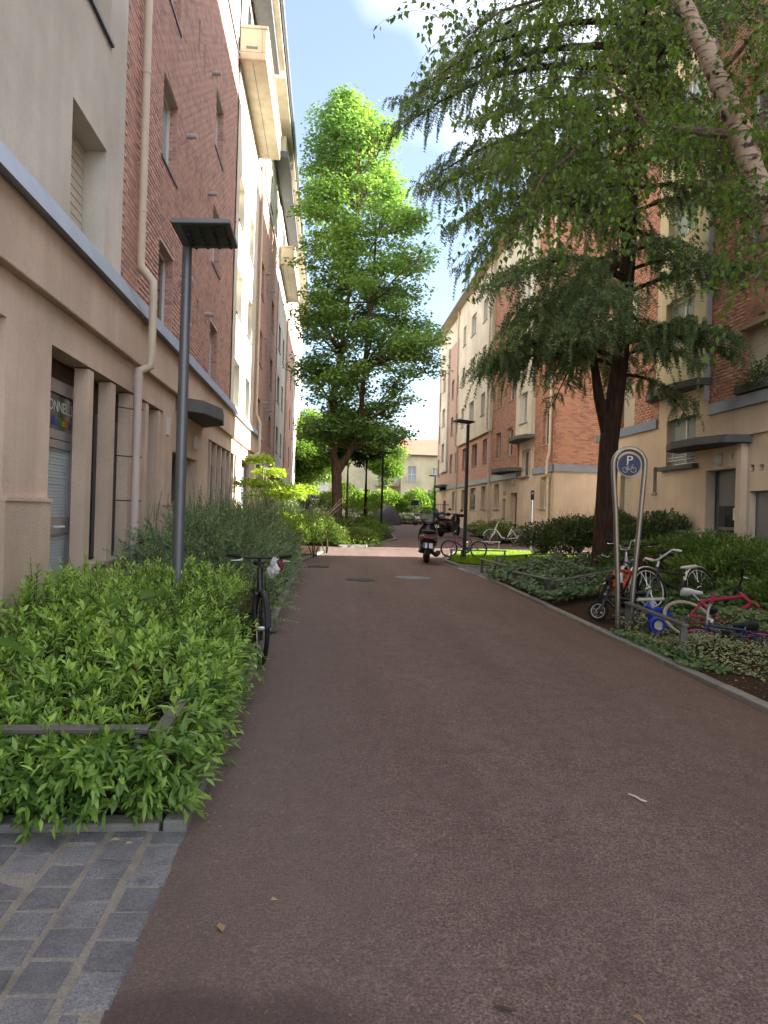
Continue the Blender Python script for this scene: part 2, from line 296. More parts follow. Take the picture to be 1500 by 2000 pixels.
# ------------------------------------------------------------------ walls with openings
def wallmesh(mb, F, a0, a1, z0, z1, holes, depth=.2, w=0):
    A = sorted({a0, a1, *[min(max(h[i], a0), a1) for h in holes for i in (0, 1)]}); Zs = sorted({z0, z1, *[min(max(h[i], z0), z1) for h in holes for i in (2, 3)]})
    for i in range(len(A)-1):
        for j in range(len(Zs)-1):
            ca, cz = (A[i]+A[i+1])/2, (Zs[j]+Zs[j+1])/2
            if any(h[0] < ca < h[1] and h[2] < cz < h[3] for h in holes): continue
            mb.quad(F(A[i], w, Zs[j]), F(A[i+1], w, Zs[j]), F(A[i+1], w, Zs[j+1]), F(A[i], w, Zs[j+1]))
    for h in holes:
        a, b, c, d = max(h[0], a0), min(h[1], a1), max(h[2], z0), min(h[3], z1)
        if b <= a or d <= c: continue
        e = w-depth
        for p, q in (((a, c), (a, d)), ((a, d), (b, d)), ((b, d), (b, c)), ((b, c), (a, c))): mb.quad(F(p[0], w, p[1]), F(q[0], w, q[1]), F(q[0], e, q[1]), F(p[0], e, p[1]))
    return mb
BR_L, BR_H, JT = .22, .065, .01
UNIT = {}
def pxsize(c, dims):
    p = c-EYE; d = max(.5, p.dot(FW)); u = p.dot(RT)/d; v = p.z/d
    if d < 1 or abs(u) > .54 or abs(v) > .73: return 0
    return dims/d
def brickwall(F, a0, a1, z0, z1, holes, mat, mortar, parent, nobj, reveal=.14, proud=.006):
    """every brick real: the ones that show largest are objects, the rest one mesh"""
    mb = wallmesh(MB(), F, a0, a1, z0, z1, holes, reveal, -proud); wall = mb.build('brick_wall', mortar, parent)
    items = []; u = (F(1, 0, 0)-F(0, 0, 0)); n = F(0, 1, 0)-F(0, 0, 0); rows = int((z1-z0)/(BR_H+JT))
    vis_u = abs(u.dot(RT))
    for r in range(rows):
        zb = z0+r*(BR_H+JT)+JT/2; zc = zb+BR_H/2
        hs = sorted((h[0], h[1]) for h in holes if h[2]-.03 < zc < h[3]+.03)
        segs = []; s = a0
        for h in hs:
            if h[0] > s: segs.append((s, min(h[0], a1)))
            s = max(s, h[1])
        if s < a1: segs.append((s, a1))
        for (p, q) in segs:
            x = a0+(-(BR_L+JT)/2 if r % 2 else 0)
            while x < q:
                b0, b1 = max(x, p)+JT/2, min(x+BR_L+JT, q)-JT/2; x += BR_L+JT
                if b1-b0 > .03:
                    c = F((b0+b1)/2, 0, zc); jit = random.uniform(-.002, .002)
                    p_ = c-EYE; g = abs(p_.dot(n))/max(.1, p_.length)
                    items.append((pxsize(c, math.sqrt((b1-b0)*max(.05, g)*BR_H)), b0, b1, -.03, jit, zb, zb+BR_H))
        for h in holes:                                     # brick returns in the reveals
            if h[2] < zc < h[3] and a0 < h[0] and h[1] < a1:
                for e, sg in ((h[0], 1), (h[1], -1)):
                    k = reveal if r % 2 else reveal*.62
                    c = F(e, -reveal/2, zc); p_ = c-EYE; vis = -sg*p_.dot(u) < 0
                    px = pxsize(c, math.sqrt(reveal*BR_H)*1.1) if (p_.dot(u)*sg < 0) else 0
                    e0, e1 = (e-.012, e+.005) if sg > 0 else (e-.005, e+.012)
                    items.append((px, e0, e1, -k+.004, -.012, zb, zb+BR_H))
                    if k < reveal-.02: items.append((px*.6, e0, e1, -reveal+.002, -k-.006, zb, zb+BR_H))
    items.sort(key=lambda t: -t[0])
    if 'brick' not in UNIT:
        m = MB(); m.box(-.5, .5, -.5, .5, -.5, .5); UNIT['v'] = m
    mkey = 'brick_'+mat
    if mkey not in UNIT:
        me = bpy.data.meshes.new('brick'); me.from_pydata(UNIT['v'].v if 'v' in UNIT else [], [], UNIT['v'].f); me.materials.append(M[mat]); UNIT[mkey] = me; UNIT['brick'] = 1
    base = WL[parent.name]
    for it in items[:nobj]:
        _, b0, b1, w0, w1, q0, q1 = it; c = F((b0+b1)/2, (w0+w1)/2, (q0+q1)/2)-base
        o = bpy.data.objects.new('brick', UNIT[mkey]); COL.objects.link(o); o.parent = wall
        mt = Matrix.Identity(4); ex, ey, ez = u*(b1-b0), n*(w1-w0), V((0, 0, q1-q0))
        for i in range(3): mt[i][0], mt[i][1], mt[i][2], mt[i][3] = ex[i], ey[i], ez[i], c[i]
        o.matrix_local = mt
    rest = items[nobj:]
    if rest:
        A = np.array([t[1:] for t in rest]); k = len(A); o_, u_, n_ = np.array(F(0, 0, 0)), np.array(u), np.array(n)
        vs = np.zeros((k, 8, 3))
        for i, (ia, iw, iz) in enumerate([(0, 2, 4), (1, 2, 4), (1, 3, 4), (0, 3, 4), (0, 2, 5), (1, 2, 5), (1, 3, 5), (0, 3, 5)]):
            vs[:, i] = o_+A[:, ia, None]*u_+A[:, iw, None]*n_; vs[:, i, 2] += A[:, iz]
        fs = np.array([(4, 5, 6, 7), (0, 3, 2, 1), (2, 3, 7, 6), (1, 2, 6, 5), (3, 0, 4, 7)])
        me = npmesh('bricks', vs.reshape(-1, 3), (np.arange(k)[:, None, None]*8+fs[None]).reshape(-1, 4))
        tag(link('brickwork', me, M[mat], wall), kind='stuff')
    return wall
def window(F, a0, a1, z0, z1, d, parent, frame='white_frame', pane='glass', mull=1, shut=0, sillw=.06, sill='concrete_dirty', bar=.05):
    m = MB(); e = .004; w0, w1 = -d-.03, -d+.02
    m.fbox(F, a0+e, a1-e, w0, w1, z0+e, z0+bar+.01).fbox(F, a0+e, a1-e, w0, w1, z1-bar, z1-e).fbox(F, a0+e, a0+bar, w0, w1-.001, z0+bar+.01, z1-bar).fbox(F, a1-bar, a1-e, w0, w1-.001, z0+bar+.01, z1-bar)
    for i in range(mull):
        c = a0+(a1-a0)*(i+1)/(mull+1); m.fbox(F, c-bar*.55, c+bar*.55, w0, w1-.002, z0+bar+.01, z1-bar)
    o = m.build('window', frame, parent)
    for i in range(mull+1):
        p = MB(); b0 = a0+(a1-a0)*i/(mull+1)+bar*.55; b1 = a0+(a1-a0)*(i+1)/(mull+1)-bar*.55
        p.fbox(F, b0, b1, w0+.004, w0+.016, z0+bar, z1-bar); p.build('pane', pane, o)
    if sillw: MB().fbox(F, a0-.05, a1+.05, -d+.02, sillw, z0-.045, z0-.003).build('sill', sill, o)
    if shut:
        s = MB(); z = z1-.01; h = (z1-z0)*shut; k = max(4, int(h/.05))
        for i in range(k): s.fbox(F, a0+.012, a1-.012, -d+.026, -d+.04-(.006 if i % 2 else 0), z-(i+1)*h/k+.004, z-i*h/k)
        s.build('roller_shutter', 'shutter', o)
    return o
def pipe(pts, r, mat, parent, collars=()):
    o = MB().tube(pts, r, 12).build('drainpipe', mat, parent, True)
    for (c, rr) in collars: MB().tube([V(c)-V((0, 0, .03)), V(c)+V((0, 0, .03))], rr, 12).build('collar', mat, o, True)
    return o
def ventcap(F, a, z, parent):
    m = MB(); ax = [(.045, 0), (.045, .07), (.06, .07), (.06, .09), (.04, .09), (.04, .16), (.05, .16), (.05, .18), (0, .18)]
    b = len(m.v); n = 10
    for (r, w) in ax:
        for j in range(n):
            t = 2*math.pi*j/n; m.v.append(tuple(F(a+r*math.cos(t), w, z+r*math.sin(t))))
    for i in range(len(ax)-1):
        for j in range(n): m.f.append((b+i*n+j, b+i*n+(j+1) % n, b+(i+1)*n+(j+1) % n, b+(i+1)*n+j))
    m.build('vent_pipe', 'pipe_grey', parent, True)
def canopy(F, pts, z0, z1, parent, mat='slab'):
    m = MB(); n = len(pts); m.add([F(a, w, z0) for a, w in pts]+[F(a, w, z1) for a, w in pts], [tuple(range(n))[::-1], tuple(range(n, 2*n))]+[(i, (i+1) % n, n+(i+1) % n, n+i) for i in range(n)])
    return m.build('canopy', mat, parent, bevel=.012)
def walllamp(F, a, z, parent):
    m = MB(); n = 14; prof = [(.0, .085), (.07, .075), (.11, .045), (.125, .0)]
    for (r, w) in prof[::-1]:
        for j in range(n):
            t = 2*math.pi*j/n; m.v.append(tuple(F(a+r*.78*math.cos(t), w+.02, z+r*1.25*math.sin(t))))
    for i in range(3):
        for j in range(n): m.f.append((i*n+j, i*n+(j+1) % n, (i+1)*n+(j+1) % n, (i+1)*n+j))
    o = m.build('wall_lamp', 'opal', parent, True); MB().fbox(F, a-.09, a+.09, .0, .02, z-.14, z+.14).build('back_plate', 'alu', o); return o
FL = 2.6
HEADS = [5.74+FL*i for i in range(4)]

# ================================================================== LEFT BUILDING
XL = -2.75; FLt = Face((XL, 0, 0), (0, 1, 0), (1, 0, 0))
LB = thing('apartment_building', 'long beige and red brick apartment block with metal ledge, left of the path', 'building', (-8, 28, 0))
gf_holes = [(3.9, 6.25, .3, 3.1), (7.24, 12.0, .0, 3.1), (12.76, 15.1, .0, 2.5), (16.46, 21.36, .0, 3.1), (22.72, 25.0, .0, 3.1)]
wallmesh(MB(), FLt, -2, 27.2, -.3, 3.52, gf_holes, .24).build('ground_floor_wall', 'render_beige', LB)
g2 = [(28.2+i*1.15, 28.75+i*1.15, 1.75, 2.75) for i in range(24)]
wallmesh(MB(), FLt, 27.2, 64, -.3, 3.2, g2, .2, -.06).build('ground_floor_wall', 'render_beige', LB)
for (a, b, c, d) in g2[:14]: window(FLt, a, b, c, d, .2, LB, 'alu', 'glass', 0, 0, .03)
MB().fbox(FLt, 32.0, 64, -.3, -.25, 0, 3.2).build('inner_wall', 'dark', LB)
MB().fbox(FLt, -2, 27.75, -.1, .085, 3.5, 4.16).build('cornice_beam', 'render_beige', LB, bevel=.012)
m = MB()
for (a0, a1) in [(-2+i*2.5, -2+i*2.5+2.494) for i in range(12)]:
    m.hexa([FLt(a0, .07, 4.14), FLt(a1, .07, 4.14), FLt(a1, .185, 4.13), FLt(a0, .185, 4.13), FLt(a0, -.02, 4.45), FLt(a1, -.02, 4.45), FLt(a1, .05, 4.44), FLt(a0, .05, 4.44)])
m.build('metal_ledge', 'zinc', LB)
m = MB()
for i in range(15):
    a0 = 27.3+i*2.5; a1 = min(a0+2.494, 64); m.hexa([FLt(a0, -.04, 3.18), FLt(a1, -.04, 3.18), FLt(a1, .1, 3.18), FLt(a0, .1, 3.18), FLt(a0, -.04, 3.48), FLt(a1, -.04, 3.48), FLt(a1, .03, 3.47), FLt(a0, .03, 3.47)])
m.build('metal_ledge', 'zinc', LB)
# plinths of the piers
for (a0, a1) in ((6.25, 7.24), (12.0, 12.76), (15.1, 16.46), (21.36, 22.72), (25.0, 27.2), (-2, 3.9)):
    o = MB().fbox(FLt, a0-.002, a1+.002, -.1, .035, -.3, 1.55).build('plinth', 'render_rough', LB); MB().fbox(FLt, a0-.01, a1+.01, -.1, .05, 1.55, 1.585).build('plinth_cap', 'render_beige', o)
# opening with the door and fins
for a in (8.36, 9.22, 10.08, 10.92, 11.72): MB().fbox(FLt, a, a+.19, -.17, -.015, .2, 3.08).build('fin', 'render_beige', LB)
MB().fbox(FLt, 8.55, 12.0, -.24, -.03, .0, .80).build('sill_wall', 'render_beige', LB); MB().fbox(FLt, 8.56, 11.99, -.2, .02, .80, .84).build('sill', 'concrete_dirty', LB)
D = -.25
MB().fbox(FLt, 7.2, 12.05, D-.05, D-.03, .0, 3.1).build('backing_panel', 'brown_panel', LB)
door = MB(); 
for (a0, a1, z0, z1) in ((7.5, 7.56, .1, 2.88), (8.58, 8.66, .1, 2.88), (7.56, 8.58, 2.24, 2.34), (7.56, 8.58, 2.74, 2.88), (7.72, 7.80, .25, 2.23), (8.48, 8.57, .25, 2.23), (7.80, 8.48, 2.14, 2.23), (7.80, 8.48, 1.20, 1.38), (7.80, 8.48, .25, .35)): door.fbox(FLt, a0, a1, D-.03, D+.03, z0, z1)
door = door.build('door', 'alu', LB)
for (z0, z1) in ((1.38, 2.14), (.35, 1.20)):
    MB().fbox(FLt, 7.80, 8.48, D-.02, D-.012, z0, z1).build('pane', 'glass_pale', door)
    m = MB(); k = int((z1-z0)/.035)
    for i in range(k): m.fbox(FLt, 7.82, 8.42, D-.010, D+.0-(.004*(i % 2)), z0+i*(z1-z0)/k+.004, z0+(i+1)*(z1-z0)/k)
    m.build('blind', 'blind', door)
MB().tube([FLt(8.02, D+.03, 1.28), FLt(8.02, D+.09, 1.28), FLt(8.16, D+.09, 1.28)], .012, 8).build('handle', 'white_frame', door, True)
MB().fbox(FLt, 7.56, 8.58, D-.02, D-.008, 2.34, 2.74).build('transom_pane', 'glass', door)
sg = MB().fbox(FLt, 7.57, 8.57, D-.006, D-.002, 2.35, 2.73).build('sign_board', plain('sign_film', (.09, .095, .09), .15, 0, .6, .15, 5), door)
mw = Matrix(((0, 0, 1, XL+D+.001), (1, 0, 0, 8.22), (0, 1, 0, 2.60), (0, 0, 0, 1)))
textmesh('ONNELLE', .17, 'lettering', 'plate', sg, mw, .0012)
for i, c in enumerate([(.35, .02, .10), (.02, .08, .5), (.03, .2, .6), (.1, .35, .05), (.75, .55, .03), (.8, .35, .02), (.2, .06, .3)]):
    MB().fbox(FLt, 7.85+i*.1, 7.94+i*.1, D-.002, D+.001, 2.40, 2.46+.03*(i % 2)).build('colour_square', plain('sign_col', tuple(x_*.45 for x_ in c), .4), sg)
for a0, a1 in ((8.6, 9.2), (9.46, 10.06), (10.32, 10.9), (11.15, 11.7)): window(FLt, a0-.02, a1+.02, .86, 2.7, -D, LB, 'alu', 'glass', 0, 0, 0, bar=.06)
for a0, a1 in ((8.62, 9.0), (9.48, 9.86)):
    m = MB()
    for i in range(22): m.fbox(FLt, a0, a1, D+.0, D+.012-(.004*(i % 2)), 1.3+i*.035, 1.331+i*.035)
    m.build('blind', 'blind', LB)
MB().fbox(FLt, 3.9, 6.3, -.26, -.24, 0, 3.1).build('backing_panel', 'render_beige', LB)
# entrance under the canopy
MB().fbox(FLt, 12.7, 15.2, -.6, -.56, 0, 2.6).build('entrance_wall', 'render_beige', LB)
o = MB().fbox(FLt, 13.0, 14.2, -.56, -.5, .1, 2.3).build('door', 'door_grey', LB); MB().fbox(FLt, 13.15, 14.05, -.5, -.49, 1.1, 2.15).build('pane', 'glass', o); MB().fbox(FLt, 14.35, 14.6, -.56, -.545, 1.35, 1.75).build('notice', 'plate', o)
canopy(FLt, [(12.9, 0), (13.3, .42), (14.3, .62), (15.2, .52), (15.75, 0)], 3.26, 3.50, LB)
walllamp(FLt, 14.75, 2.84, LB)
MB().fbox(FLt, 12.25, 12.5, .0, .012, 2.75, 3.05).build('number_plate', 'plate', LB)
# grey palisade with fins
for i in range(6):
    a = 16.9+i*.82; MB().fbox(FLt, a, a+.1, -.34, -.02, .2, 3.08).build('fin', 'render_beige', LB)
for i in range(28):
    a = 16.5+i*.172; MB().fbox(FLt, a, a+.135, -.12-(.02 if i % 2 else 0), -.09-(.02 if i % 2 else 0), .1, 2.58+.03*math.sin(i*1.7)).build('board', 'board_grey', LB)
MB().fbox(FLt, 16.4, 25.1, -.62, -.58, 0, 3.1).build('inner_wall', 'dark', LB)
for i in range(12): MB().fbox(FLt, 22.8+i*.185, 22.94+i*.185, -.13, -.1, .1, 2.9).build('board', 'board_grey', LB)
# upper storeys
def rows(cols, top=5.74, h=1.3, n=3): return [(a, b, top+FL*k-h, top+FL*k) for k in range(n) for a, b in cols]
c1 = [(a, b, z0, z1) for (a, b) in ((7.6, 8.73), (4.6, 5.75), (1.2, 2.4)) for z0, z1 in ((4.46, 5.75), (7.06, 8.35), (9.66, 10.95))]
wallmesh(MB(), FLt, -2, 9.42, 4.43, 13.75, c1, .3).build('upper_wall', 'stucco_cream', LB)
for h in c1: window(FLt, *h, .3, LB, 'white_frame', 'glass', 1, .85 if h[0] > 7 else .4, 0 if h[2] < 4.6 else .04, 'zinc_dark')
slits = [(14.0, 14.14, 8.37-.67+FL*k, 8.37+FL*k) for k in (-1, 0, 1)]+[(14.6, 14.74, 8.33-.67+FL*k, 8.33+FL*k) for k in (-1, 0, 1)]
b1 = rows([(11.4, 12.45), (16.2, 17.3)])
b1 = [(a, b, (4.46 if c < 5 else c), d) for a, b, c, d in b1]
brickwall(FLt, 9.42, 19.6, 4.45, 13.7, b1+slits, 'brick_left', M['mortar_left'], LB, 290)
for h in b1: window(FLt, *h, .16, LB, 'white_frame', 'glass_pale' if h[3] > 6 else 'glass', 0, .0 if h[3] < 6 else .0, .02 if h[2] > 5 else 0, 'zinc_dark')
for h in slits: MB().fbox(FLt, h[0], h[1], -.16, -.14, h[2], h[3]).build('slit_pane', 'dark', LB)
for k in (-1, 0, 1, 2):
    ventcap(FLt, 13.2, 8.27+FL*k, LB); ventcap(FLt, 15.6, 8.31+FL*k-.02, LB)
c2 = rows([(20.2, 21.4), (22.9, 24.1)])
wallmesh(MB(), FLt, 19.6, 25.3, 4.43, 17.6, c2, .26, .03).build('upper_wall', 'stucco_pale', LB)
F2 = Face((XL+.03, 0, 0), (0, 1, 0), (1, 0, 0))
for h in c2: window(F2, *h, .26, LB, 'white_frame', 'glass', 1, .3 if h[3] > 8 else 0, .03, 'zinc_dark')
b2 = rows([(27.0, 28.2), (32.1, 33.3)])
wallmesh(MB(), FLt, 25.3, 35.3, 3.48, 13.7, b2, .16).build('brick_wall', 'brick_far_y', LB)
for h in b2: window(FLt, *h, .16, LB, 'white_frame', 'glass', 0, 0, .03, 'zinc_dark')
for k in (-1, 0, 1):
    for a in (29.5, 30.0): MB().fbox(FLt, a, a+.09, -.001, .003, 7.7+FL*k, 8.37+FL*k).build('slit_pane', 'dark', LB)
    for a in (29.0, 31.3): ventcap(FLt, a, 8.4+FL*k, LB)
c3 = rows([(36.2, 37.6), (39.4, 40.6)])
wallmesh(MB(), F2, 35.3, 42.0, 3.48, 17.6, c3, .2).build('upper_wall', 'stucco_cream', LB)
for h in c3: window(F2, *h, .2, LB, 'white_frame', 'glass', 0, 0, .03, 'zinc_dark')
b3 = rows([(43.9, 45.0), (48.0, 49.1)])
wallmesh(MB(), FLt, 42.0, 51.3, 3.48, 13.7, b3, .16).build('brick_wall', 'brick_far_y', LB)
for h in b3: window(FLt, *h, .16, LB, 'white_frame', 'glass', 0, 0, .02, 'zinc_dark')
c4 = rows([(52.6, 53.8), (56, 57.2), (60, 61.2)])
wallmesh(MB(), FLt, 51.3, 64, 3.48, 17.6, c4, .2, .02).build('upper_wall', 'stucco_cream', LB)
for h in c4: window(FLt, *h, .18, LB, 'white_frame', 'glass', 0, 0, .02, 'zinc_dark')
# attic storey, balconies, roof
for a0, a1 in ((-2, 19.6), (25.3, 35.3), (42.0, 51.3)):
    wh = [(a, a+1.1, 14.3, 15.7) for a in np.arange(a0+1.6, a1-1.4, 3.1)]
    wallmesh(MB(), FLt, a0, a1, 13.76, 17.6, wh, .2, -.02).build('attic_wall', 'stucco_pale', LB)
    for h in wh: window(FLt, *h, .2, LB, 'white_frame', 'glass', 1, 0, .02, 'zinc_dark')
    MB().fbox(FLt, a0, a1, -.1, .03, 13.70, 13.76).build('flashing', 'zinc_dark', LB)
for a0, a1 in ((19.4, 24.9), (35.4, 41.9)):
    bo = MB().fbox(FLt, a0, a1, .0, .74, 13.62, 13.82).build('balcony', 'concrete_dirty', LB, bevel=.02)
    MB().fbox(FLt, a0+.002, a1-.002, .62, .735, 13.82, 14.45).build('parapet', 'concrete_dirty', bo, bevel=.015); MB().fbox(FLt, a0-.03, a1+.03, .59, .77, 14.45, 14.53).build('coping', 'concrete_dirty', bo, bevel=.015)
    for a in (a0, a1-.12): MB().fbox(FLt, a, a+.12, .04, .618, 13.82, 14.45).build('parapet', 'concrete_dirty', bo); MB().fbox(FLt, a-.028, a+.148, .04, .588, 14.45, 14.525).build('coping', 'concrete_dirty', bo)
    MB().fbox(FLt, a0-.006, a0+.004, .2, .5, 13.9, 13.97).build('drain_slot', 'slab', bo); MB().fbox(FLt, a0+.1, a1-.1, .36, .372, 13.612, 13.625).build('drip_groove', 'slab', bo)
    MB().fbox(FLt, a0-4.6, a1+.1, .1, .62, 16.65, 16.9).build('dormer_eave', 'zinc_dark', LB); MB().fbox(FLt, a0-4.5, a1, -.1, .5, 16.9, 17.62).build('dormer_wall', 'stucco_pale', LB)
    o = window(FLt, a0+1, a0+3, 14.0, 16.1, -.06, LB, 'white_frame', 'glass', 1, 0, 0)
MB().fbox(FLt, -2, 64, -.3, .72, 17.60, 17.72).build('eave_soffit', 'concrete_dirty', LB)
MB().hexa([(XL+.74, -2, 17.73), (XL+.74, 64, 17.73), (-9, 64, 21.6), (-9, -2, 21.6), (XL+.74, -2, 17.86), (XL+.74, 64, 17.86), (-9, 64, 21.75), (-9, -2, 21.75)]).build('roof', 'roof_zinc', LB)
MB().tube([(XL+.80, -2, 17.84), (XL+.80, 64, 17.80)], .075, 10).build('gutter', 'zinc', LB, True)
for a in (27.5, 44.5): MB().box(XL-.1, XL+.5, a, a+.7, 17.9, 19.6).build('chimney', 'stucco_pale', LB)
for (a, z) in ((26, 17.2), (33, 17.2), (42.5, 17.2)): MB().fbox(FLt, a, a+.12, .0, .7, z, z+.2).build('bracket', 'white_frame', LB)
MB().box(-14, XL-.7, -2, 64, -.3, 17.6).build('rear_block', 'stucco_cream', LB)
MB().box(-9.2, XL+.0, 63.9, 64.05, -.3, 17.6).build('end_wall', 'stucco_cream', LB)
# drainpipes
X = lambda w: XL+w
pp = pipe([(X(.09), 10.03, 17.5), (X(.09), 10.03, 4.95), (X(.09), 10.03, 4.82), (X(.26), 10.03, 4.62), (X(.27), 10.03, 4.4), (X(.27), 10.03, 3.62), (X(.26), 10.03, 3.46), (X(.12), 10.0, 3.38)], .055, 'pipe_cream', LB, [((X(.09), 10.03, z), .062) for z in (5.6, 7.5, 9.4, 11.3)])
pp2 = pipe([(X(.12), 10.0, 3.42), (X(.11), 10.0, 3.2), (X(.11), 10.0, 1.0)], .06, 'pipe_pink', LB, [((X(.11), 10.0, z), .068) for z in (3.3, 1.25)])
MB().tube([(X(.11), 10.0, 1.02), (X(.11), 10.0, .9), (X(.13), 10.02, .5), (X(.1), 9.98, 0)], .075, 12).build('pipe_shoe', 'pipe_grey', pp2, True)
MB().lathe([(0, -.05), (.05, -.03), (.055, .02), (.0, .05)], (X(.2), 10.04, 1.06), 10, 'x').build('valve', 'wine', pp2, True)
for z in (2.85, 2.2, 1.6): MB().tube([(X(-.1), 9.75, z), (X(.05), 9.95, z), (X(.19), 10.0, z)], .008, 6).build('bracket', 'iron', pp2)
pipe([(X(.09), 25.75, 17.5), (X(.09), 25.75, 4.95), (X(.24), 25.75, 4.6), (X(.24), 25.75, 3.55), (X(.12), 25.4, 3.4), (X(.12), 25.35, 0)], .055, 'pipe_cream', LB, [((X(.09), 25.75, z), .065) for z in (6, 8, 10, 12)])
pipe([(X(.09), 42.3, 17.5), (X(.09), 42.3, 0)], .055, 'pipe_cream', LB, [])

# ================================================================== RIGHT NEAR BUILDING
XN = 8.3; FN = Face((XN, 0, 0), (0, 1, 0), (-1, 0, 0))
RN = thing('apartment_building', 'brick and cream apartment block with entrance number 3, near right behind the hedge', 'building', (13, 8, .5))
gh = [(10.2, 13.44, .2, 2.18), (13.92, 15.1, .2, 2.67), (15.6, 17.0, 2.87, 4.25), (17.46, 17.66, 2.25, 2.9), (18.95, 19.72, 1.6, 2.8), (13.32, 13.46, 2.56, 2.7), (13.02, 13.16, 2.55, 2.69)]
wallmesh(MB(), FN, -1, 21.4, -.3, 4.0, gh, .22).build('ground_floor_wall', 'render_right', RN)
m = MB(); m.fbox(FN, 15.1, 17.45, -.22, 0, 4.0, 4.56); m.build('wall_panel', 'render_right', RN)
for a0, a1 in ((-1, 15.02), (17.47, 21.48)): MB().fbox(FN, a0, a1, -.05, .07, 3.88, 4.12).build('metal_ledge', 'zinc', RN, bevel=.006)
MB().box(8.22, 13, 21.40, 21.48, 3.88, 4.12).build('metal_ledge', 'zinc', RN)
brk = [(18.93, 19.86, 4.13, 5.36), (18.93, 19.86, 6.73, 7.96), (18.93, 19.86, 9.33, 10.56), (17.52, 17.75, 4.7, 5.4)]
brickwall(FN, 17.45, 21.4, 4.12, 13.4, brk, 'brick_right', M['mortar_right'], RN, 110)
brk2 = [(11.4, 13.97, 4.13, 5.48), (11.4, 14.0, 6.95, 8.08), (11.4, 14.0, 9.5, 10.7), (14.86, 15.0, 4.85, 5.47)]
brickwall(FN, 8.0, 15.1, 4.12, 13.4, brk2, 'brick_right', M['mortar_right'], RN, 180, .26)
wallmesh(MB(), FN, -1, 8.0, 4.12, 13.4, [], .1).build('brick_wall', 'brick_far_y', RN)
bw = [(15.6, 16.97, 5.68+FL*k, 6.85+FL*k) for k in range(3)]
FNb = Face((XN-.12, 0, 0), (0, 1, 0), (-1, 0, 0))
m = wallmesh(MB(), FNb, 15.12, 17.43, 4.72, 13.4, bw, .2); m.quad(FNb(15.12, 0, 4.72), FNb(15.12, -.14, 4.72), FNb(15.12, -.14, 13.4), FNb(15.12, 0, 13.4)); m.build('bay_wall', 'stucco_yellow', RN)
MB().fbox(FN, 15.06, 15.118, -.05, .115, 4.2, 13.4).build('edge_strip', 'pipe_grey', RN)
for h in bw: window(FNb, *h, .17, RN, 'white_frame', 'glass_pale', 1, 0, .02, 'stucco_yellow')
o = window(FN, 15.6, 17.0, 2.87, 4.25, .16, RN, 'white_frame', 'glass_pale', 1, 0, 0); MB().fbox(FN, 15.45, 17.2, -.16, .14, 2.76, 2.865).build('sill', 'slab', o, bevel=.01)
for z in (3.0, 3.07): MB().tube([FN(15.62, -.02, z), FN(16.98, -.02, z)], .012, 6).build('guard_rail', 'white_frame', o)
canopy(FN, [(15.0, 0), (15.1, .3), (15.8, .48), (16.8, .48), (17.6, .3), (17.95, 0)], 4.56, 4.72, RN)
canopy(FN, [(13.4, 0), (13.55, .5), (14.3, .72), (15.3, .72), (16.0, .5), (16.35, 0)], 3.14, 3.30, RN)
MB().fbox(FN, 9.8, 13.5, -.1, .05, 3.30, 3.36).build('cornice', 'render_right', RN)
MB().fbox(FN, 13.55, 13.72, -.05, .14, .2, 3.13).build('pilaster', 'render_right', RN); MB().fbox(FN, 13.50, 13.90, -.05, .17, .2, 1.3).build('pilaster_base', 'render_right', RN)
o = MB().fbox(FN, 13.93, 15.09, -.3, -.24, .3, 2.66).build('door', 'door_grey', RN)
for (z0, z1) in ((1.95, 2.55), (1.45, 1.9), (.95, 1.38), (.4, .88)): MB().fbox(FN, 14.05, 14.95, -.24, -.232, z0, z1).build('pane', 'glass' if z1 < 2 else 'door_grey', o)
MB().fbox(FN, 14.2, 14.4, -.232, -.228, 1.6, 1.85).build('notice', 'plate', o)
walllamp(FN, 14.55, 2.88, RN); np_ = MB().fbox(FN, 13.93, 14.22, .0, .012, 2.72, 3.02).build('number_plate', 'cream_paint', RN)
textmesh('3', .14, 'lettering', 'black_matt', np_, Matrix(((0, 0, -1, XN-.0135), (-1, 0, 0, 14.08), (0, 1, 0, 2.91), (0, 0, 0, 1))), .001)
o = MB().fbox(FN, 10.2, 13.43, -.16, -.12, .2, 2.17).build('service_door', 'door_grey', RN); MB().fbox(FN, 12.7, 12.95, -.12, -.115, 1.9, 1.98).build('door_plate', 'euro_blue', o); MB().fbox(FN, 13.2, 13.26, -.12, -.09, 1.05, 1.2).build('handle', 'iron', o)
for a in (13.39, 13.09): MB().fbox(FN, a-.08, a+.08, -.22, -.2, 2.54, 2.72).build('vent_hole', 'dark', RN)
MB().fbox(FN, 17.44, 17.68, -.2, -.18, 2.24, 2.91).build('slit_pane', 'dark', RN); MB().fbox(FN, 17.42, 17.72, -.1, .04, 2.2, 2.245).build('sill', 'concrete_dirty', RN)
window(FN, 18.95, 19.72, 1.6, 2.8, .16, RN, 'white_frame', 'glass', 0, .99, .04)
for h in brk[:3]: window(FN, *h, .14, RN, 'white_frame', 'glass_pale', 0, .98, 0)
window(FN, *brk[3], .1, RN, 'white_frame', 'glass', 0, 0, .02, bar=.03)
for h in brk2[:3]: window(FN, *h, .26, RN, 'white_frame', 'glass_pale', 2, .7 if h[2] < 5 else .3, 0)
window(FN, *brk2[3], .1, RN, 'white_frame', 'glass', 0, 0, 0, bar=.03)
o = MB().fbox(FN, 15.55, 17.0, .0, .008, .6, 1.56).build('patched_panel', 'render_beige', RN)
o = MB(); o.tube([FN(15.95, .45, 1.27), FN(15.85, .45, 1.30), FN(13.95, .4, 1.33)], .025, 8); o = o.build('handrail', 'zinc', RN, True)
